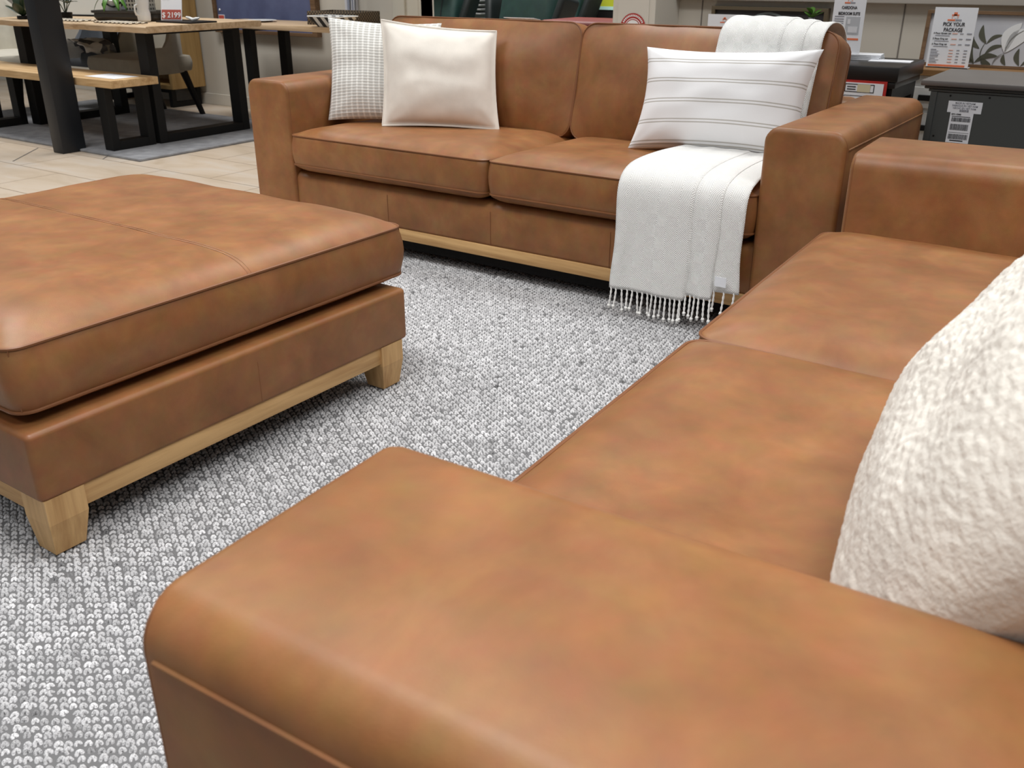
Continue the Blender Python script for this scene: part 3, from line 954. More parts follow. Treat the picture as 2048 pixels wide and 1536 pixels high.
# cowhide-look throw on the slate chair: a draped lump
m = newmat('cowhide_patches', (0.5, 0.5, 0.5), 0.9); M['cow'] = m
nn = N(m, 'ShaderNodeTexVoronoi', Scale=11); L(m, coords(m), 'Vector', nn, 'Vector')
rr = ramp(m, [(0.0, (0.12, 0.12, 0.13)), (0.36, (0.18, 0.18, 0.19)), (0.40, (0.8, 0.79, 0.75)), (1.0, (0.85, 0.84, 0.8))])
sx_ = N(m, 'ShaderNodeSeparateColor'); L(m, nn, 'Color', sx_, 0); L(m, sx_, 0, rr, 'Fac'); L(m, rr, 'Color', bsdf(m), 'Base Color')
b = BM(); rows = []
for i in range(15):
    a = PI * i / 14
    rows.append([(-6.79 + 0.17 * math.cos(a) * (1 + 0.05 * math.sin(j)), 4.14 + 0.03 * j, 0.455 + 0.085 * math.sin(a) ** 0.7 + 0.012 * math.sin(j * 1.3 + i)) for j in range(9)])
rows.append([(p[0] - 0.005, p[1], 0.40) for p in rows[-1]])
loft(b, rows, False, False, closed=False)
o = obj('patterned_throw', b, 'cow'); tag(o, 'black and white patched throw bunched on the slate chair', 'blanket')
sm = o.modifiers.new('thickness', 'SOLIDIFY'); sm.thickness = 0.008

# hutch cabinet
hu = thing('hutch', 'tall oak hutch with open shelves on a black metal base by the wall', 'cabinet', (0, 0, 0))
hx0, hx1, hy0, hy1 = -7.65, -6.66, 4.86, 5.185
t = BM()
box(t, hx1 - 0.03, hx1, hy0, hy1, 0.13, 2.0, 0.002); box(t, hx0, hx0 + 0.03, hy0, hy1, 0.13, 2.0, 0.002)
box(t, hx0 + 0.03, hx1 - 0.03, hy0, hy1, 0.13, 0.16); box(t, hx0 + 0.03, hx1 - 0.03, hy1 - 0.015, hy1, 0.16, 2.0)
box(t, hx0 + 0.03, hx1 - 0.03, hy0, hy1, 1.97, 2.0)
obj('carcass', t, 'hutch_wood', hu, False)
for z in (0.40, 0.80, 1.2, 1.6):
    t = BM(); box(t, hx0 + 0.031, hx1 - 0.031, hy0 + 0.01, hy1 - 0.016, z, z + 0.03, 0.002); obj('shelf', t, 'oak', hu, False)
t = BM(); box(t, -7.02, -6.99, hy0 + 0.01, hy1 - 0.016, 0.83, 1.2, 0.002); obj('divider', t, 'oak_z', hu, False)
t = BM()
for x in (hx0 + 0.05, hx1 - 0.09):
    box(t, x, x + 0.04, hy0 + 0.02, hy0 + 0.06, FL, 0.13); box(t, x, x + 0.04, hy1 - 0.06, hy1 - 0.02, FL, 0.13); box(t, x, x + 0.04, hy0 + 0.06, hy1 - 0.06, FL, FL + 0.04)
box(t, hx0 + 0.09, hx1 - 0.09, hy0 + 0.02, hy0 + 0.05, 0.10, 0.13)
obj('metal_base', t, 'black_metal', hu, False)

# table settings ---------------------------------------------------
Z = zt
M['tray'] = newmat('charcoal_tray', (0.045, 0.04, 0.034), 0.4)
tr = thing('serving_tray', 'dark oblong tray on the dining table under the pots', 'tray', (-5.82, 4.02, Z), 0.29)
t = BM()
per = rrect(0.55, 0.20, 0.05, 6)
loft(t, [[(x * 0.9, y * 0.8, 0.0) for x, y in per], [(x * 0.95, y * 0.93, 0.022) for x, y in per], [(x * 0.94, y * 0.9, 0.045) for x, y in per], [(x, y, 0.048) for x, y in per], [(x, y, 0.062) for x, y in per], [(x * 0.96, y * 0.9, 0.062) for x, y in per], [(x * 0.95, y * 0.86, 0.050) for x, y in per]])
obj('dish', t, 'tray', tr)
m = newmat('perforated_grey', (0.42, 0.42, 0.38), 0.5); M['perf'] = m
uvm = coords(m, (1, 1, 1))
v = N(m, 'ShaderNodeTexVoronoi', Scale=42, Randomness=0.0); L(m, uvm, 'Vector', v, 'Vector')
rr = ramp(m, [(0.30, (0.03, 0.03, 0.03)), (0.38, (0.45, 0.45, 0.41))]); L(m, v, 'Distance', rr, 'Fac'); L(m, rr, 'Color', bsdf(m), 'Base Color')


def lathe(bm, prof_, n=24, mat=None):
    t = BM()
    loft(t, [[(r * math.cos(2 * PI * k / n), r * math.sin(2 * PI * k / n), z) for k in range(n)] for r, z in prof_])
    return merge(bm, t, mat)


M['leaf'] = newmat('dark_green_leaf', (0.020, 0.042, 0.018), 0.4)
M['leaf_bright'] = newmat('fresh_green_leaf', (0.07, 0.19, 0.02), 0.4)
M['soil'] = newmat('potting_soil', (0.03, 0.02, 0.015), 0.9)


def leaf(bm, base, d, ln, wd, droop=0.3, n=8):
    d = Vector(d).normalized(); side = d.cross(Vector((0, 0, 1)))
    if side.length < 0.05: side = Vector((1, 0, 0))
    side.normalize(); up = side.cross(d).normalized()
    L_, R_, Mi = [], [], []
    for i in range(n + 1):
        t = i / n
        p = Vector(base) + d * ln * t - Vector((0, 0, 1)) * droop * ln * t * t
        w = wd * math.sin(PI * min(1, t * 0.97 + 0.015)) ** 0.7
        Mi.append(bm.verts.new(p - up * w * 0.18)); L_.append(bm.verts.new(p + side * w)); R_.append(bm.verts.new(p - side * w))
    for i in range(n):
        bm.faces.new((L_[i], Mi[i], Mi[i + 1], L_[i + 1])); bm.faces.new((Mi[i], R_[i], R_[i + 1], Mi[i + 1]))


def leaves_obj(parent, mat, specs, stem=0.003):
    for (base, d, ln, wd, dr) in specs:
        b = BM(); leaf(b, base, d, ln, wd, dr)
        o = obj('leaf', b, mat, parent)
        sm = o.modifiers.new('thickness', 'SOLIDIFY'); sm.thickness = 0.0012


pt = thing('perforated_pot', 'grey patterned planter full of dark dots, standing on the tray', 'pot', (-5.72, 4.02, Z + 0.0505), 0.29)
t = BM(); box(t, -0.076, 0.076, -0.05, 0.05, 0, 0.19, 0.006); obj('body', t, 'perf', pt)
M['ceramic'] = newmat('white_ceramic', (0.80, 0.80, 0.78), 0.25)
vg = thing('vase', 'white ceramic jug with a handle beside the price card', 'vase', (-5.575, 3.93, Z))
t = BM(); lathe(t, [(0.030, 0), (0.040, 0.01), (0.042, 0.05), (0.036, 0.08), (0.042, 0.115), (0.040, 0.135), (0.036, 0.135), (0.034, 0.05)]); obj('body', t, 'ceramic', vg)
t = BM(); tube(t, [(0.0, -0.038, 0.105), (0.006, -0.062, 0.10), (0.008, -0.066, 0.07), (0.004, -0.056, 0.045), (0, -0.040, 0.042)], 0.006, 8); obj('handle', t, 'ceramic', vg)
leaves_obj(vg, 'leaf_bright', [((0.0, 0, 0.13), (0.5 * math.cos(a), 0.5 * math.sin(a), 1), 0.10 + 0.03 * (k % 3), 0.016, 0.35) for k, a in enumerate([0, 1.1, 2.2, 3.3, 4.4, 5.4])])
# hanging plant in a black and white pot
hp = thing('trailing_plant', 'small trailing plant in a black and white pot on the tray', 'plant', (-5.97, 3.98, Z + 0.0505))
t = BM(); lathe(t, [(0.035, 0), (0.05, 0.01), (0.06, 0.07), (0.056, 0.075), (0.05, 0.02)]); obj('pot', t, 'ceramic', hp)
t = BM(); tube(t, [(0.061 * math.cos(a), 0.061 * math.sin(a), 0.045 + 0.012 * math.sin(3 * a)) for a in [2 * PI * k / 40 for k in range(40)]], 0.005, 6, closed=True); obj('band', t, 'black_metal', hp)
leaves_obj(hp, 'leaf_bright', [((0.04 * math.cos(a), 0.04 * math.sin(a), 0.075), (math.cos(a), math.sin(a), 0.9), 0.11, 0.017, 1.3) for a in (0.2, -0.3, 5.2, 4.0, 3.0, 2.2)])
# price card
pc = thing('price_card', 'leaning price card reading $ 2199 on the dining table', 'sign', (-5.435, 4.03, Z + 0.011), 0.42)
tl = math.radians(-14); RT = Matrix.Rotation(tl, 4, 'X')
t = BM(); box(t, -0.072, 0.072, 0, 0.004, 0, 0.25, 0, mat=RT); obj('card', t, 'paper', pc, False)
t = BM(); box(t, -0.067, 0.067, -0.0012, 0.0, 0.005, 0.064, 0, mat=RT); obj('price_panel', t, 'brown_red', pc, False)
t = BM(); box(t, -0.062, -0.012, -0.001, 0, 0.20, 0.204, mat=RT); [box(t, -0.062, -0.012, -0.001, 0, z, z + 0.004, mat=RT) for z in (0.125, 0.14, 0.155, 0.17, 0.185)]; obj('print_lines', t, 'ink_grey', pc, False)
t = BM(); box(t, 0.005, 0.065, -0.001, 0, 0.13, 0.19, mat=RT @ Matrix.Rotation(0.0, 4, 'Y')); obj('picture', t, newmat('faded_photo', (0.55, 0.50, 0.30), 0.6), pc, False)
text('lettering', '$ 2199', 0.046, 'white_ink', pc, tuple(RT @ Vector((0, -0.0022, 0.016))), (PI / 2 + tl, 0, 0), bold=0.0004)
# runner of wooden beads
m = newmat('woven_runner', (0.5, 0.45, 0.38), 0.9); M['runner'] = m
ck = N(m, 'ShaderNodeTexChecker', Scale=45); ck.inputs['Color1'].default_value = (0.75, 0.68, 0.56, 1); ck.inputs['Color2'].default_value = (0.05, 0.035, 0.02, 1)
L(m, coords(m), 'Vector', ck, 'Vector'); L(m, ck, 'Color', bsdf(m), 'Base Color')
for k, (xa, xb, y0) in enumerate(((-5.76, -5.40, 3.69), (-6.30, -5.93, 3.68))):
    t = BM()
    for i in range(28):
        x = xa + (xb - xa) * i / 27
        box(t, x - 0.0055, x + 0.0055, y0, y0 + 0.135, Z, Z + 0.010, 0.003)
    o = obj('placemat', t, 'runner')
    tag(o, ('beaded light and dark placemat before the price card and jug', 'beaded placemat near the framed picture by the post')[k], 'placemat')
t = BM(); box(t, -5.49, -5.15, 3.95, 4.16, Z, Z + 0.010, 0.003); o = obj('dark_placemat', t, 'black_wood'); tag(o, 'dark placemat under the white ornament at the table end', 'placemat')
orn = thing('white_ornament', 'small white knotted ornament on the dark placemat', 'ornament', (-5.235, 4.04, Z + 0.010))
t = BM()
tube(t, [(-0.05, -0.01, 0.024), (-0.028, 0, 0.018), (0, 0, 0.010), (0.026, 0.01, 0.016), (0.046, 0.015, 0.020)], 0.010, 8, radii=[0.006, 0.009, 0.0105, 0.009, 0.005]); obj('body', t, 'ceramic', orn)
# framed picture and plants behind the post, on the table
fr = thing('framed_print', 'white print in a thin black frame standing behind the black post', 'picture', (-6.62, 4.14, Z), 0.25)
RT = Matrix.Rotation(math.radians(-8), 4, 'X')
t = BM(); box(t, -0.26, 0.26, 0, 0.01, 0.01, 0.5, mat=RT); obj('sheet', t, newmat('pale_print', (0.62, 0.63, 0.60), 0.6), fr, False)
t = BM()
for (a, b_, c_, d_) in ((-0.27, 0.27, 0, 0.012), (-0.27, 0.27, 0.498, 0.51), (-0.27, -0.258, 0.012, 0.498), (0.258, 0.27, 0.012, 0.498)): box(t, a, b_, -0.004, 0.014, c_, d_, mat=RT)
obj('frame', t, 'black_metal', fr, False)
p1 = thing('potted_plant', 'green leafy plant just right of the black post on the dining table', 'plant', (-6.37, 3.88, Z))
t = BM(); lathe(t, [(0.03, 0), (0.04, 0.004), (0.045, 0.04), (0.042, 0.042), (0.03, 0.02)]); obj('pot', t, 'black_metal', p1)
for k, (dx, dy, h, ln) in enumerate(((0.09, -0.03, 0.10, 0.11), (0.06, 0.03, 0.13, 0.11), (0.02, 0.0, 0.15, 0.12), (-0.03, 0.02, 0.16, 0.13), (-0.06, -0.02, 0.14, 0.12))):
    b = BM(); tube(b, [(0, 0, 0.03), (dx * 0.4, dy * 0.4, h * 0.6), (dx, dy, h)], 0.003, 6); obj('stem', b, 'leaf', p1)
    leaves_obj(p1, 'leaf' if k < 2 else 'leaf_bright', [((dx, dy, h), (math.cos(a) + 0.3, math.sin(a), 0.6 + 0.4 * (q % 2)), ln, 0.016, 0.3) for q, a in enumerate((0.2, 1.4, -0.9, 2.6, -2.0))])
p2 = thing('broad_leaf_plant', 'plant with broad dark leaves left of the black post on the dining table', 'plant', (-6.58, 3.70, Z))
t = BM(); lathe(t, [(0.03, 0), (0.042, 0.003), (0.042, 0.02), (0.036, 0.022), (0.03, 0.012)]); obj('pot', t, 'black_metal', p2)
leaves_obj(p2, 'leaf', [((0, 0, 0.02), (-0.85, -0.2, 0.55), 0.17, 0.028, 0.15), ((0, 0, 0.02), (-0.25, 0.05, 1), 0.24, 0.045, 0.02), ((0, 0, 0.02), (0.25, 0.1, 1), 0.22, 0.045, 0.02),
                        ((0, 0, 0.02), (0.7, 0.2, 0.5), 0.17, 0.035, 0.1), ((0, 0, 0.02), (0.4, -0.5, 0.6), 0.15, 0.035, 0.1)])

# console table by the wall
cn = thing('console_table', 'narrow timber console table on black metal frames by the blue artwork', 'table', (-5.08, 4.815, 0), 0.0)
t = BM(); box(t, -0.85, 1.5, -0.22, 0.24, 0.642, 0.676, 0.004); obj('top_board', t, 'table_wood', cn)
u_frame(-0.34, -0.17, 0.20, 0.643, 0.075, 0.05, parent=cn, FL=FL); u_frame(1.4, -0.17, 0.20, 0.643, 0.075, 0.05, parent=cn, FL=FL)
pl = BM(); lathe(pl, [(0.05, 0), (0.09, 0.004), (0.13, 0.012), (0.125, 0.013), (0.08, 0.006)], mat=Matrix.Translation((-5.50, 4.80, 0.676)))
o = obj('plate', pl, 'ceramic'); tag(o, 'flat pale plate on the left end of the console table', 'plate')
m = newmat('dark_wicker', (0.05, 0.035, 0.02), 0.6); M['wicker'] = m
w = N(m, 'ShaderNodeTexChecker', Scale=80); w.inputs['Color1'].default_value = (0.16, 0.115, 0.065, 1); w.inputs['Color2'].default_value = (0.02, 0.014, 0.01, 1)
L(m, coords(m), 'Vector', w, 'Vector'); L(m, w, 'Color', bsdf(m), 'Base Color')
bk = thing('wicker_tray', 'dark woven tray on the console table behind the zigzag bowl', 'tray', (-4.76, 4.90, 0.676), 0.05)
t = BM(); box(t, -0.21, 0.21, -0.13, 0.13, 0, 0.02)
for (a, b_, c_, d_) in ((-0.21, 0.21, -0.13, -0.11), (-0.21, 0.21, 0.11, 0.13), (-0.21, -0.19, -0.11, 0.11), (0.19, 0.21, -0.11, 0.11)): box(t, a, b_, c_, d_, 0.02, 0.085, 0.004)
obj('basket', t, 'wicker', bk)
m = newmat('zigzag_glaze', (0.5, 0.5, 0.5), 0.5); M['zig'] = m
wv = N(m, 'ShaderNodeTexWave', wave_type='BANDS', bands_direction='DIAGONAL', Scale=9, Distortion=0); L(m, coords(m), 'Vector', wv, 'Vector')
rr = ramp(m, [(0.48, (0.03, 0.03, 0.03)), (0.52, (0.75, 0.74, 0.7))]); rr.color_ramp.interpolation = 'CONSTANT'
L(m, wv, 'Color', rr, 'Fac'); L(m, rr, 'Color', bsdf(m), 'Base Color')
zg = thing('zigzag_bowl', 'square black and white patterned dish before the wicker tray', 'bowl', (-4.63, 4.665, 0.676), 0.0)
t = BM(); per = rrect(0.30, 0.18, 0.02, 4)
loft(t, [[(x * 0.6, y * 0.6, 0) for x, y in per], [(x, y, 0.062) for x, y in per], [(x * 0.97, y * 0.95, 0.062) for x, y in per], [(x * 0.58, y * 0.55, 0.006) for x, y in per]])
obj('dish', t, 'zig', zg)
t = BM(); tube(t, [(x, y, 0.064) for x, y in per], 0.0035, 6, closed=True); obj('rim', t, 'ceramic', zg)
t = BM(); bmesh.ops.create_icosphere(t, subdivisions=3, radius=0.045)
for v in t.verts: v.co.z *= 0.55; v.co += v.co.normalized() * 0.006 * noise.noise(v.co * 40)
bmesh.ops.transform(t, matrix=Matrix.Translation((-4.78, 4.88, 0.722)), verts=t.verts[:])
o = obj('pale_shell', t, 'ceramic'); tag(o, 'pale shell ornament lying in the wicker tray', 'ornament')

# blue artwork on the back wall
ba = thing('framed_artwork', 'large plain blue canvas in a brown frame hung behind the console table', 'picture', (0, 0, 0))
m = newmat('blue_canvas', (0.085, 0.10, 0.20), 0.7); nn = N(m, 'ShaderNodeTexNoise', Scale=5, Detail=5); L(m, coords(m), 'Vector', nn, 'Vector')
rr = ramp(m, [(0.3, (0.075, 0.09, 0.185)), (0.7, (0.12, 0.145, 0.27))]); L(m, nn, 'Fac', rr, 'Fac'); L(m, rr, 'Color', bsdf(m), 'Base Color')
t = BM(); box(t, -6.38, -5.33, 5.168, 5.19, 0.58, 1.8); obj('canvas', t, m, ba, False)
t = BM(); box(t, -6.415, -6.38, 5.15, 5.198, 0.56, 1.82, 0.002); box(t, -5.33, -5.28, 5.15, 5.198, 0.56, 1.82, 0.002); box(t, -6.38, -5.33, 5.15, 5.198, 0.56, 0.585, 0.002); box(t, -6.38, -5.33, 5.15, 5.198, 1.79, 1.82, 0.002)
obj('frame', t, 'walnut', ba, False)
t = BM(); box(t, -6.37, -6.30, 5.164, 5.168, 0.605, 0.690); obj('price_tag', t, 'paper', ba, False, 'white price tag with a red band')
t = BM(); box(t, -6.365, -6.305, 5.162, 5.164, 0.65, 0.685); obj('tag_band', t, 'ink_red', ba, False)
t = BM(); lathe(t, [(0.009, -0.002), (0.010, 0.0), (0.006, 0.004)], 12, Matrix.Translation((-6.35, 5.166, 0.725)) @ Matrix.Rotation(PI / 2, 4, 'X')); obj('sticker', t, 'white_ink', ba)

# metal stand leaning by the trunking: two bent rods
t = BM()
for dx in (0, 0.045): tube(t, [(-4.87 + dx, 5.10, 1.2), (-4.865 + dx, 5.08, 0.75), (-4.85 + dx, 5.05, 0.70), (-4.87 + dx, 5.03, 0.676)], 0.0055, 8)
sd_ = obj('wire_stand', t, newmat('grey_wire', (0.20, 0.20, 0.21), 0.35, 0.6)); tag(sd_, 'thin grey wire stand behind the console table by the white trunking', 'stand')

# ------------------------------------------------------------------ through the doorway


def recliner(label, x, y, rz, with_pillow):
    r = thing('recliner', label, 'recliner', (x, y, FL), rz, None)
    t = BM(); box(t, -0.30, 0.30, -0.35, 0.30, 0.12, 0.46, 0.05, 4); obj('seat', t, 'green', r)
    t = BM()
    RT = Matrix.Translation((0, 0.30, 0.40)) @ Matrix.Rotation(math.radians(-14), 4, 'X')
    box(t, -0.29, 0.29, -0.10, 0.10, 0.0, 0.60, 0.06, 5, mat=RT); obj('backrest', t, 'green', r)
    if with_pillow:
        t = BM(); per = rrect(0.5, 0.2, 0.09, 6)
        mt = RT @ Matrix.Translation((0, -0.12, 0.50)) @ Matrix.Rotation(PI / 2, 4, 'X')
        cushion(t, 0.50, 0.19, -0.03, 0.03, 0.04, 0.01, 0.085, 0.005, 2.5); bmesh.ops.transform(t, matrix=mt, verts=t.verts[:]); obj('headrest', t, 'green_dark', r)
        for dx in (-0.16, 0.16):
            t = BM(); tube(t, [RT @ Vector((dx, -0.104, 0.05)), RT @ Vector((dx * 0.9, -0.106, 0.25)), RT @ Vector((dx, -0.104, 0.42))], 0.006, 6); obj('seam', t, 'green_dark', r)
    for sx in (-1, 1):
        t = BM(); box(t, sx * 0.40 - 0.09, sx * 0.40 + 0.09, -0.38, 0.32, 0.0, 0.60, 0.06, 5)
        obj('arm', t, 'green', r)
        t = BM()
        box(t, -0.035, 0.035, -0.14, 0.06, 0, 0.34, 0.03, 4, mat=Matrix.Translation((sx * 0.345, 0.34, 0.50)) @ Matrix.Rotation(math.radians(-14), 4, 'X') @ Matrix.Rotation(sx * 0.25, 4, 'Y'))
        obj('wing', t, 'green_dark', r)
    return r


recliner('dark green leather recliner with headrest pillow at the left of the doorway', -5.85, 6.90, 0.15, True)
recliner('dark green recliner nearest the sofa in the middle of the doorway', -4.56, 6.40, -0.2, False)
recliner('dark green recliner farthest back, beside the yellow-green poster', -5.22, 7.95, -0.2, False)
# slatted shelf behind the recliners
sh = thing('metal_shelf', 'pale slatted metal rack between the green recliners', 'rack', (0, 0, 0))
for z in (0.60, 0.64, 0.68, 0.72):
    t = BM(); box(t, -6.45, -5.9, 8.0, 8.35, z, z + 0.014, 0.003); obj('slat', t, newmat('grey_slat', (0.33, 0.34, 0.33), 0.5), sh, False)
for x in (-6.44, -5.94):
    t = BM(); box(t, x, x + 0.03, 8.17, 8.2, FL, 0.9); obj('leg', t, 'black_metal', sh, False)
rb = BM(); box(rb, -3.75, -3.0, 5.75, 6.25, FL, 0.70, 0.03, 3)
o = obj('red_ottoman', rb, newmat('red_leather', (0.16, 0.02, 0.012), 0.5)); tag(o, 'dark red block seat glimpsed through the doorway past the recliners', 'ottoman')
sc_ = thing('poster_stand', 'black stand carrying a yellow-green poster through the doorway', 'sign', (0, 0, 0))
t = BM(); box(t, -4.86, -4.25, 8.46, 8.55, FL, 1.4, 0.005); obj('board', t, 'black_metal', sc_, False)
t = BM(); box(t, -4.82, -4.30, 8.455, 8.46, 0.665, 1.1); obj('poster', t, newmat('lime_poster', (0.45, 0.50, 0.03), 0.5), sc_, False)
t = BM(); box(t, -4.82, -4.30, 8.452, 8.456, 0.655, 0.685); obj('poster_footer', t, newmat('aqua_print', (0.45, 0.70, 0.66), 0.5), sc_, False)

# round red sign on the column
rs = thing('round_sign', 'round red and white notice on the white column', 'sign', (-2.567, 4.893, 0.722))
t = BM(); disc(t, 0, 0, 0.0, 0.078, 0.0, 40, th=0.002); obj('disc', t, 'red', rs, False)
t = BM(); disc(t, 0, 0, 0.0, 0.052, -0.002, 40, th=0.001); obj('centre', t, 'white_ink', rs, False)
t = BM(); disc(t, 0, 0, 0.044, 0.048, -0.003, 40, th=0.0008); obj('ring', t, 'red', rs, False)
b = BM()
for k in range(15):
    a = math.radians(30 + 120 * k / 14)
    box(b, -0.003, 0.003, -0.0035, -0.002, 0.061, 0.071, mat=Matrix.Rotation(-(a - PI / 2), 4, 'Y'))
obj('print_marks', b, 'white_ink', rs, False)

# ------------------------------------------------------------------ right-hand background
def logo(parent, cx, cz, s, y):
    """small shop emblem: red cross-like roof, pale house, two-tone name strip"""
    t = BM(); box(t, cx - 0.25 * s, cx + 0.25 * s, y - 0.001, y, cz + 0.1 * s, cz + 0.6 * s); box(t, cx - 0.55 * s, cx + 0.55 * s, y - 0.001, y, cz + 0.05 * s, cz + 0.28 * s); obj('emblem', t, 'ink_orange', parent, False)
    t = BM(); disc(t, cx + 0.1 * s, cz - 0.12 * s, 0, 0.16 * s, y - 0.001, 16, th=0.0006); obj('emblem_hand', t, 'white_ink', parent, False)
    t = BM(); box(t, cx - 0.5 * s, cx - 0.36 * s, y - 0.001, y, cz - 0.35 * s, cz + 0.05 * s); box(t, cx + 0.36 * s, cx + 0.5 * s, y - 0.001, y, cz - 0.35 * s, cz + 0.05 * s); obj('emblem_walls', t, 'ink_peach', parent, False)
    t = BM(); box(t, cx - 1.1 * s, cx + 0.05 * s, y - 0.001, y, cz - 0.72 * s, cz - 0.46 * s); obj('name_strip', t, 'ink_orange', parent, False)
    t = BM(); box(t, cx + 0.12 * s, cx + 1.05 * s, y - 0.001, y, cz - 0.72 * s, cz - 0.46 * s); obj('name_strip', t, 'ink_grey', parent, False)


# dark landscape artwork leaning on the wall
da = thing('dark_artwork', 'wide near-black artwork with a grey arc in a brass brown frame on the right wall', 'picture', (0, 0, 0))
t = BM(); box(t, -2.205, -1.605, 5.172, 5.19, 0.52, 0.822); obj('panel', t, newmat('charcoal_print', (0.045, 0.042, 0.045), 0.6), da, False)
M['brass_brown'] = newmat('antique_gold_frame', (0.13, 0.10, 0.06), 0.5)
t = BM()
for (a, b_, c_, d_) in ((-2.225, -1.585, 0.818, 0.836), (-2.225, -1.585, 0.50, 0.518), (-2.225, -2.205, 0.518, 0.818), (-1.605, -1.585, 0.518, 0.818)): box(t, a, b_, 5.155, 5.198, c_, d_, 0.001)
obj('frame', t, 'brass_brown', da, False)
t = BM(); disc(t, -1.905, 0.648, 0.152, 0.163, 5.172, 48, th=0.001); obj('arc', t, newmat('grey_green_arc', (0.22, 0.26, 0.26), 0.6), da, False)
fp = thing('green_sprig', 'bright green sprig in a slim vase before the dark artwork', 'plant', (-1.635, 5.06, 0.52))
t = BM(); lathe(t, [(0.03, 0), (0.034, 0.1), (0.02, 0.22), (0.016, 0.275), (0.012, 0.275)]); obj('vase', t, 'ink_grey', fp)
leaves_obj(fp, 'leaf_bright', [((0, 0, 0.270 + 0.012 * (k % 3)), (math.cos(a), math.sin(a), 1.0), 0.075, 0.014, 0.3) for k, a in enumerate([0.1, 0.9, 1.9, 2.7, 3.6, 4.5, 5.4])])
# low cabinet those stand on (top hidden by the sofa back)
lc = thing('low_sideboard', 'low dark sideboard behind the sofa under the dark artwork', 'cabinet', (0, 0, 0))
t = BM(); box(t, -2.25, -1.45, 4.82, 5.15, FL + 0.06, 0.50, 0.004); obj('body', t, 'black_wood', lc, False)
t = BM(); box(t, -2.28, -1.42, 4.80, 5.155, 0.50, 0.52, 0.003); obj('top', t, 'walnut', lc, False)
for x in (-2.2, -1.55):
    t = BM(); box(t, x, x + 0.05, 4.87, 4.92, FL, FL + 0.06); obj('leg', t, 'black_wood', lc, False)
ss = thing('small_sign', 'small white shop card peeping over the sofa back beside the throw', 'sign', (-2.02, 4.86, 0.52))
t = BM(); box(t, -0.092, 0.092, -0.002, 0.002, 0.0, 0.288); obj('card', t, 'paper', ss, False)
t = BM(); box(t, -0.095, 0.095, -0.002, 0.10, -0.0, 0.003); obj('foot', t, 'paper', ss, False)
logo(ss, 0.0, 0.262, 0.021, -0.002)

# black bedside table with leaflets
ns_ = thing('bedside_table', 'black bedside table beyond the sofa with leaflets on top', 'table', (0, 0, 0))
X0, X1, Y0, Y1 = -1.30, -0.955, 4.14, 4.58
t = BM(); box(t, X0, X1, Y0, Y1, 0.60, 0.66, 0.006); box(t, X0 + 0.008, X1 - 0.008, Y0 + 0.008, Y1 - 0.008, 0.575, 0.60, 0.004); obj('top', t, newmat('dark_grey_top', (0.013, 0.012, 0.012), 0.35), ns_)
t = BM(); box(t, X0 + 0.02, X1 - 0.02, Y0 + 0.02, Y1 - 0.02, 0.52, 0.575); obj('apron', t, 'black_wood', ns_, False)
for x in (X0 + 0.02, X1 - 0.07):
    for y in (Y0 + 0.02, Y1 - 0.07):
        t = BM(); box(t, x, x + 0.05, y, y + 0.05, FL, 0.52); obj('leg', t, 'black_wood', ns_, False)
t = BM(); box(t, X0 + 0.03, X1 - 0.03, Y0 + 0.03, Y1 - 0.03, 0.12, 0.14); obj('shelf', t, 'black_wood', ns_, False)
dp = thing('document_sleeve', 'red backed plastic sleeve of delivery papers hung on the bedside table', 'papers', (-1.08, 4.135, 0.44))
t = BM(); box(t, -0.11, 0.088, -0.002, 0.004, 0, 0.162); obj('sleeve', t, 'red', dp, False)
t = BM(); box(t, -0.105, 0.076, -0.0035, -0.002, 0.0, 0.153); obj('sheet', t, 'paper', dp, False)
t = BM()
for (a, b_, c_, d_) in ((-0.08, 0.04, 0.145, 0.148), (-0.08, 0.04, 0.115, 0.118), (-0.08, -0.077, 0.118, 0.145), (0.037, 0.04, 0.118, 0.145), (-0.08, 0.04, 0.1, 0.102), (-0.08, 0.04, 0.06, 0.062), (-0.08, -0.078, 0.06, 0.1), (0.038, 0.04, 0.06, 0.1), (-0.07, -0.035, 0.124, 0.128), (-0.07, -0.035, 0.134, 0.138)): box(t, a, b_, -0.0045, -0.0035, c_, d_)
obj('printed_boxes', t, 'ink', dp, False)
t = BM(); box(t, -0.028, 0.024, -0.0055, -0.0035, 0.117, 0.147); obj('sticker', t, newmat('cream_label', (0.62, 0.56, 0.38), 0.6), dp, False)
t = BM()
for k in range(4): box(t, -0.09, 0.06, -0.06, 0.05, k * 0.006, k * 0.006 + 0.004, mat=Matrix.Rotation(0.04 * k, 4, 'Z'))
bmesh.ops.transform(t, matrix=Matrix.Translation((-1.17, 4.46, 0.66)), verts=t.verts[:])
o = obj('leaflet_stack', t, 'paper', None, False); tag(o, 'short stack of white leaflets behind the sofa corner on the bedside table', 'papers')
t = BM(); box(t, -0.085, 0.085, -0.05, 0.05, 0, 0.003, mat=Matrix.Translation((-1.055, 4.40, 0.66)) @ Matrix.Rotation(0.08, 4, 'Z'))
o = obj('leaflet', t, 'paper', None, False); tag(o, 'single white leaflet lying near the right edge of the bedside table', 'paper')
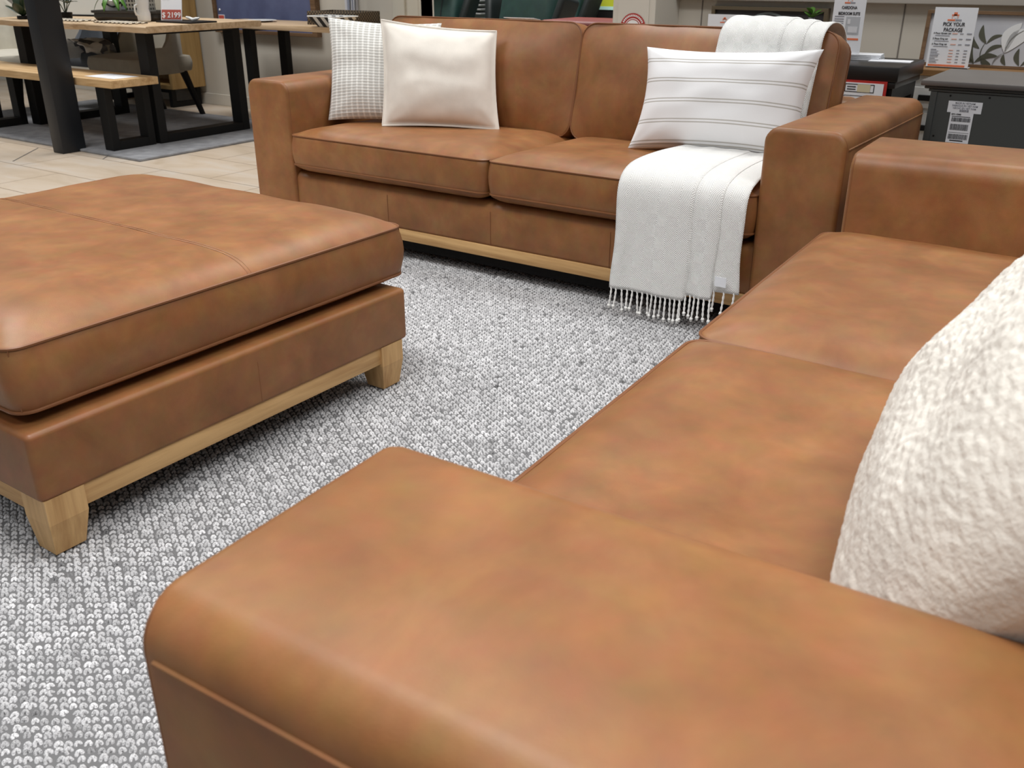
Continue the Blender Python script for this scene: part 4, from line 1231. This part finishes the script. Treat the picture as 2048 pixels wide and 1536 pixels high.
# tall bedroom suite sign
sg = thing('suite_sign', 'tall white sign reading CARDONA BEDROOM SUITE behind the sofa corner', 'sign', (-1.262, 4.40, 0.684))
t = BM(); box(t, -0.068, 0.068, 0, 0.003, 0, 0.30); obj('card', t, 'paper', sg, False)
logo(sg, 0.0, 0.218, 0.021, 0.0)
text('lettering', 'CARDONA', 0.0165, 'ink', sg, (0.0, -0.001, 0.181), bold=0.00035, sx=0.80)
text('lettering', 'BEDROOM SUITE', 0.0165, 'ink', sg, (0.002, -0.001, 0.157), bold=0.00035, sx=0.74)
t = BM()
for z in (0.148, 0.138, 0.129, 0.12): box(t, -0.058, -0.018, -0.001, 0, z, z + 0.004)
obj('print_lines', t, 'ink_grey', sg, False)
t = BM(); box(t, -0.008, 0.052, -0.001, 0, 0.078, 0.150); obj('picture', t, newmat('pale_room_photo', (0.48, 0.50, 0.53), 0.6), sg, False)
t = BM(); box(t, 0.005, 0.045, -0.0018, -0.001, 0.085, 0.11); box(t, 0.0, 0.012, -0.0018, -0.001, 0.12, 0.14); obj('picture_bed', t, newmat('pale_bed_print', (0.68, 0.69, 0.72), 0.6), sg, False)
t = BM(); box(t, -0.05, 0.055, -0.001, 0, 0.055, 0.063); obj('orange_bar', t, 'ink_orange', sg, False)

# white chest with timber top, behind the grey dresser
wc = thing('white_chest', 'white chest of drawers with timber top half hidden by the grey dresser', 'cabinet', (0, 0, 0))
X0, X1, Y0, Y1 = -1.04, 0.10, 4.62, 5.14
t = BM(); box(t, X0, X1, Y0, Y1, 0.588, 0.616, 0.003); obj('top', t, wood_mat('tan_top', (0.17, 0.085, 0.03), (0.27, 0.15, 0.06), axis=0), wc, False)
t = BM(); box(t, X0 + 0.02, X1 - 0.02, Y0 + 0.02, Y1 - 0.01, 0.04, 0.588, 0.002); obj('body', t, newmat('white_lacquer', (0.74, 0.73, 0.70), 0.4), wc, False)
for (z0, z1) in ((0.45, 0.54), (0.30, 0.43), (0.08, 0.28)):
    t = BM(); box(t, X0 + 0.04, X1 - 0.04, Y0 + 0.004, Y0 + 0.02, z0, z1, 0.002); d = obj('drawer', t, 'ceramic', wc, False)
    t = BM(); box(t, X0 + 0.075, X0 + 0.20, Y0 - 0.014, Y0 + 0.004, (z0 + z1) / 2 - 0.012, (z0 + z1) / 2 + 0.012, 0.002); obj('handle', t, 'black_metal', d, False)
for x in (X0 + 0.03, X1 - 0.08):
    t = BM(); box(t, x, x + 0.05, Y0 + 0.03, Y0 + 0.08, FL, 0.04); obj('leg', t, 'ceramic', wc, False)
# magnolia picture leaning on the wall on the chest
mg = thing('flower_artwork', 'framed picture of white flowers and leaves leaning at the right edge', 'picture', (-0.53, 4.84, 0.616))
RT = Matrix.Rotation(math.radians(-5), 4, 'X')
m = newmat('pale_mist_canvas', (0.5, 0.5, 0.53), 0.7); nn = N(m, 'ShaderNodeTexNoise', Scale=3, Detail=4); L(m, coords(m), 'Vector', nn, 'Vector')
rr = ramp(m, [(0.3, (0.42, 0.43, 0.47)), (0.7, (0.62, 0.62, 0.63))]); L(m, nn, 'Fac', rr, 'Fac'); L(m, rr, 'Color', bsdf(m), 'Base Color')
t = BM(); box(t, -0.49, 0.49, 0, 0.012, 0.0, 0.225, mat=RT); obj('canvas', t, m, mg, False)
t = BM()
for (a, b_, c_, d_) in ((-0.505, 0.505, 0.222, 0.236), (-0.505, 0.505, 0, 0.012), (-0.505, -0.488, 0.012, 0.222), (0.488, 0.505, 0.012, 0.222)): box(t, a, b_, -0.012, 0.018, c_, d_, 0.001, mat=RT)
obj('frame', t, 'walnut', mg, False)


def flat_leaf(bm, x, z, ang, ln, wd, y, bend=0.15):
    n = 10; A, B = [], []
    ca, sa = math.cos(ang), math.sin(ang)
    for i in range(n + 1):
        t = i / n; w = wd * math.sin(PI * t) ** 0.8; c_ = bend * ln * math.sin(PI * t)
        for lst, s_ in ((A, 1), (B, -1)):
            u, v = t * ln, c_ + s_ * w
            lst.append((x + u * ca - v * sa, z + u * sa + v * ca))
    ring_ = A + B[::-1][1:-1]
    f = [bm.verts.new(RT @ Vector((p[0], y - 0.0012, p[1]))) for p in ring_]; b2_ = [bm.verts.new(RT @ Vector((p[0], y, p[1]))) for p in ring_]
    bm.faces.new(f)
    for k in range(len(ring_)):
        j = (k + 1) % len(ring_); bm.faces.new((f[k], f[j], b2_[j], b2_[k]))


t = BM()
for a in ((-0.27, 0.012, 1.75, 0.12, 0.014), (-0.235, 0.10, 1.9, 0.085, 0.012), (-0.235, 0.10, 0.55, 0.075, 0.008), (-0.235, 0.055, 0.5, 0.085, 0.009), (-0.27, 0.02, 0.30, 0.10, 0.012), (-0.27, 0.02, 2.4, 0.08, 0.012), (-0.26, 0.08, 2.2, 0.08, 0.012), (-0.085, 0.014, 1.75, 0.075, 0.011), (-0.14, 0.014, 1.9, 0.05, 0.009), (-0.03, 0.06, 2.2, 0.06, 0.01), (-0.20, 0.014, 2.6, 0.05, 0.012), (-0.08, 0.014, 0.4, 0.09, 0.01), (-0.237, 0.012, 1.57, 0.10, 0.002)):
    flat_leaf(t, *a, -0.0002)
obj('painted_leaves', t, newmat('olive_leaf_paint', (0.075, 0.075, 0.05), 0.7), mg, False)
t = BM()
for a in ((-0.155, 0.066, 1.22, 0.135, 0.027), (-0.155, 0.066, 0.72, 0.15, 0.030)): flat_leaf(t, *a, -0.0015)
obj('painted_petals', t, newmat('white_petal_paint', (0.70, 0.71, 0.71), 0.7), mg, False)
t = BM(); flat_leaf(t, -0.155, 0.066, 0.98, 0.12, 0.0018, -0.0029); flat_leaf(t, -0.195, 0.012, 0.93, 0.066, 0.0022, -0.0029); obj('painted_lines', t, newmat('grey_line_paint', (0.20, 0.20, 0.19), 0.7), mg, False)

# package sign on the chest
pk = thing('package_sign', 'white sign reading PICK YOUR PACKAGE standing on the white chest', 'sign', (-0.890, 4.72, 0.617), 0.0)
t = BM(); box(t, -0.088, 0.088, 0, 0.003, 0, 0.252); obj('card', t, 'paper', pk, False)
t = BM(); box(t, -0.088, 0.088, 0, 0.06, 0, 0.003); obj('foot', t, 'paper', pk, False)
logo(pk, 0.0, 0.216, 0.027, 0.0)
text('lettering', 'PICK YOUR', 0.0215, 'ink', pk, (0.0, -0.001, 0.176), bold=0.00035, sx=0.82)
text('lettering', 'PACKAGE', 0.0215, 'ink', pk, (0.0, -0.001, 0.153), bold=0.00035, sx=0.82)
for k, s in enumerate(('4 Piece Queen set', '5 Piece King set', '6 Piece King set')):
    text('lettering', s, 0.0098, 'ink', pk, (-0.078, -0.001, 0.142 - 0.0225 * k), align='LEFT', bold=0.0001)
def print_bars(name, mat, parent, rects, y=0.0):
    for (a, b_, c_, d_) in rects:
        t = BM(); box(t, a, b_, y - 0.001, y, c_, d_); obj(name, t, mat, parent, False)


print_bars('old_price', 'ink_peach', pk, [(0.0, 0.022, 0.143 - 0.0225 * k, 0.147 - 0.0225 * k) for k in range(3)] + [(-0.002, 0.016, 0.074 - 0.0125 * k, 0.0775 - 0.0125 * k) for k in range(5)])
bars = []
for k in range(3):
    z = 0.143 - 0.0225 * k; bars += [(0.032, 0.046, z, z + 0.004), (0.060, 0.080, z, z + 0.005), (-0.070, -0.010, z - 0.009, z - 0.0065)]
for k in range(5):
    z = 0.074 - 0.0125 * k; bars += [(-0.078, -0.055 + 0.006 * (k % 3), z + 0.001, z + 0.0045), (-0.078, -0.045 + 0.006 * (k % 2), z - 0.004, z - 0.0025), (0.030, 0.042, z, z + 0.0035), (0.060, 0.074, z, z + 0.004)]
print_bars('print_line', 'ink_grey', pk, bars)
t = BM(); box(t, -0.08, 0.074, -0.001, 0, 0.006, 0.014); obj('orange_bar', t, 'ink_orange', pk, False)
t = BM(); box(t, -1.02, -0.985, 4.66, 4.70, 0.616, 0.634, 0.004); o = obj('grey_wedge', t, 'ink_grey', None, False); tag(o, 'small grey block on the chest left of the package sign', 'ornament')

# grey dresser, its back towards us
dr = thing('dresser', 'slate grey dresser seen from behind with a barcode label on its back', 'cabinet', (0, 0, 0))
M['slate'] = newmat('slate_paint', (0.062, 0.068, 0.066), 0.5)
M['slate_top'] = newmat('worn_grey_top', (0.115, 0.105, 0.10), 0.45)
X0, X1, Y0, Y1 = -0.732, 0.30, 3.50, 3.97
t = BM(); box(t, X0, X1, Y0, Y1, 0.664, 0.682, 0.004); obj('top', t, 'slate_top', dr)
t = BM(); box(t, X0 + 0.012, X1 - 0.012, Y0 + 0.01, Y1 - 0.01, 0.654, 0.664, 0.004, 3); box(t, X0 + 0.026, X1 - 0.026, Y0 + 0.016, Y1 - 0.016, 0.645, 0.654, 0.003, 3); obj('cornice', t, 'slate', dr)
t = BM(); box(t, X0 + 0.035, X1 - 0.035, Y0 + 0.02, Y1 - 0.02, FL, 0.645, 0.002); obj('carcass', t, 'slate', dr, False)
t = BM(); box(t, X0 + 0.035, X0 + 0.055, Y0 + 0.014, Y0 + 0.02, FL, 0.645); obj('edge_strip', t, 'slate', dr, False)
for (x, z) in ((-0.634, 0.635), (-0.513, 0.636), (-0.665, 0.500), (-0.30, 0.635)):
    t = BM(); disc(t, x, z, 0, 0.0032, Y0 + 0.02, 12, th=0.0012); obj('bolt', t, 'black_metal', dr, False)
yl = Y0 + 0.0195
lb = BM(); box(lb, -0.636, -0.530, yl - 0.001, yl, 0.582, 0.619); box(lb, -0.624, -0.552, yl - 0.001, yl, 0.483, 0.582); lbo = obj('shipping_label', lb, 'paper', dr, False, 'white barcode shipping label')
for k, s in enumerate(('MADE IN VIETNAM', 'FABRIQUE EN VIET NAM', 'HECHO EN VIET NAM', '\u8d8a\u5357\u5236\u9020')):
    text('lettering', s, 0.0088, 'ink_grey', lbo, (-0.583, yl - 0.0015, 0.6105 - 0.0083 * k), bold=0.0001, sx=0.84)
text('lettering', 'B751-93MB', 0.0075, 'ink', lbo, (-0.620, yl - 0.0015, 0.574), align='LEFT', bold=0.0001, sx=0.85)
rb_ = random.Random(3)
for (z0, z1, x0, x1) in ((0.553, 0.566, -0.618, -0.558), (0.525, 0.545, -0.618, -0.562), (0.495, 0.512, -0.619, -0.557)):
    b = BM(); x = x0
    while x < x1:
        w_ = rb_.choice((0.0005, 0.0009, 0.0014)); box(b, x, x + w_, yl - 0.0016, yl - 0.001, z0, z1); x += w_ + rb_.choice((0.0006, 0.0008, 0.0011))
    obj('barcode', b, 'ink', lbo, False)
print_bars('print_line', 'ink', lbo, [(-0.612, -0.570, 0.4885, 0.4922), (-0.618, -0.560, 0.5685, 0.5705), (-0.620, -0.556, 0.5165, 0.5175)], yl - 0.0006)
# leaflet on the sofa back
t = BM(); box(t, -0.075, 0.075, -0.025, 0.025, 0, 0.002, mat=Matrix.Translation((-2.30, 3.405, 0.836)) @ Matrix.Rotation(-0.15, 4, 'X'))
o = obj('sofa_card', t, 'paper', None, False); tag(o, 'white card lying on top of the sofa back', 'paper')
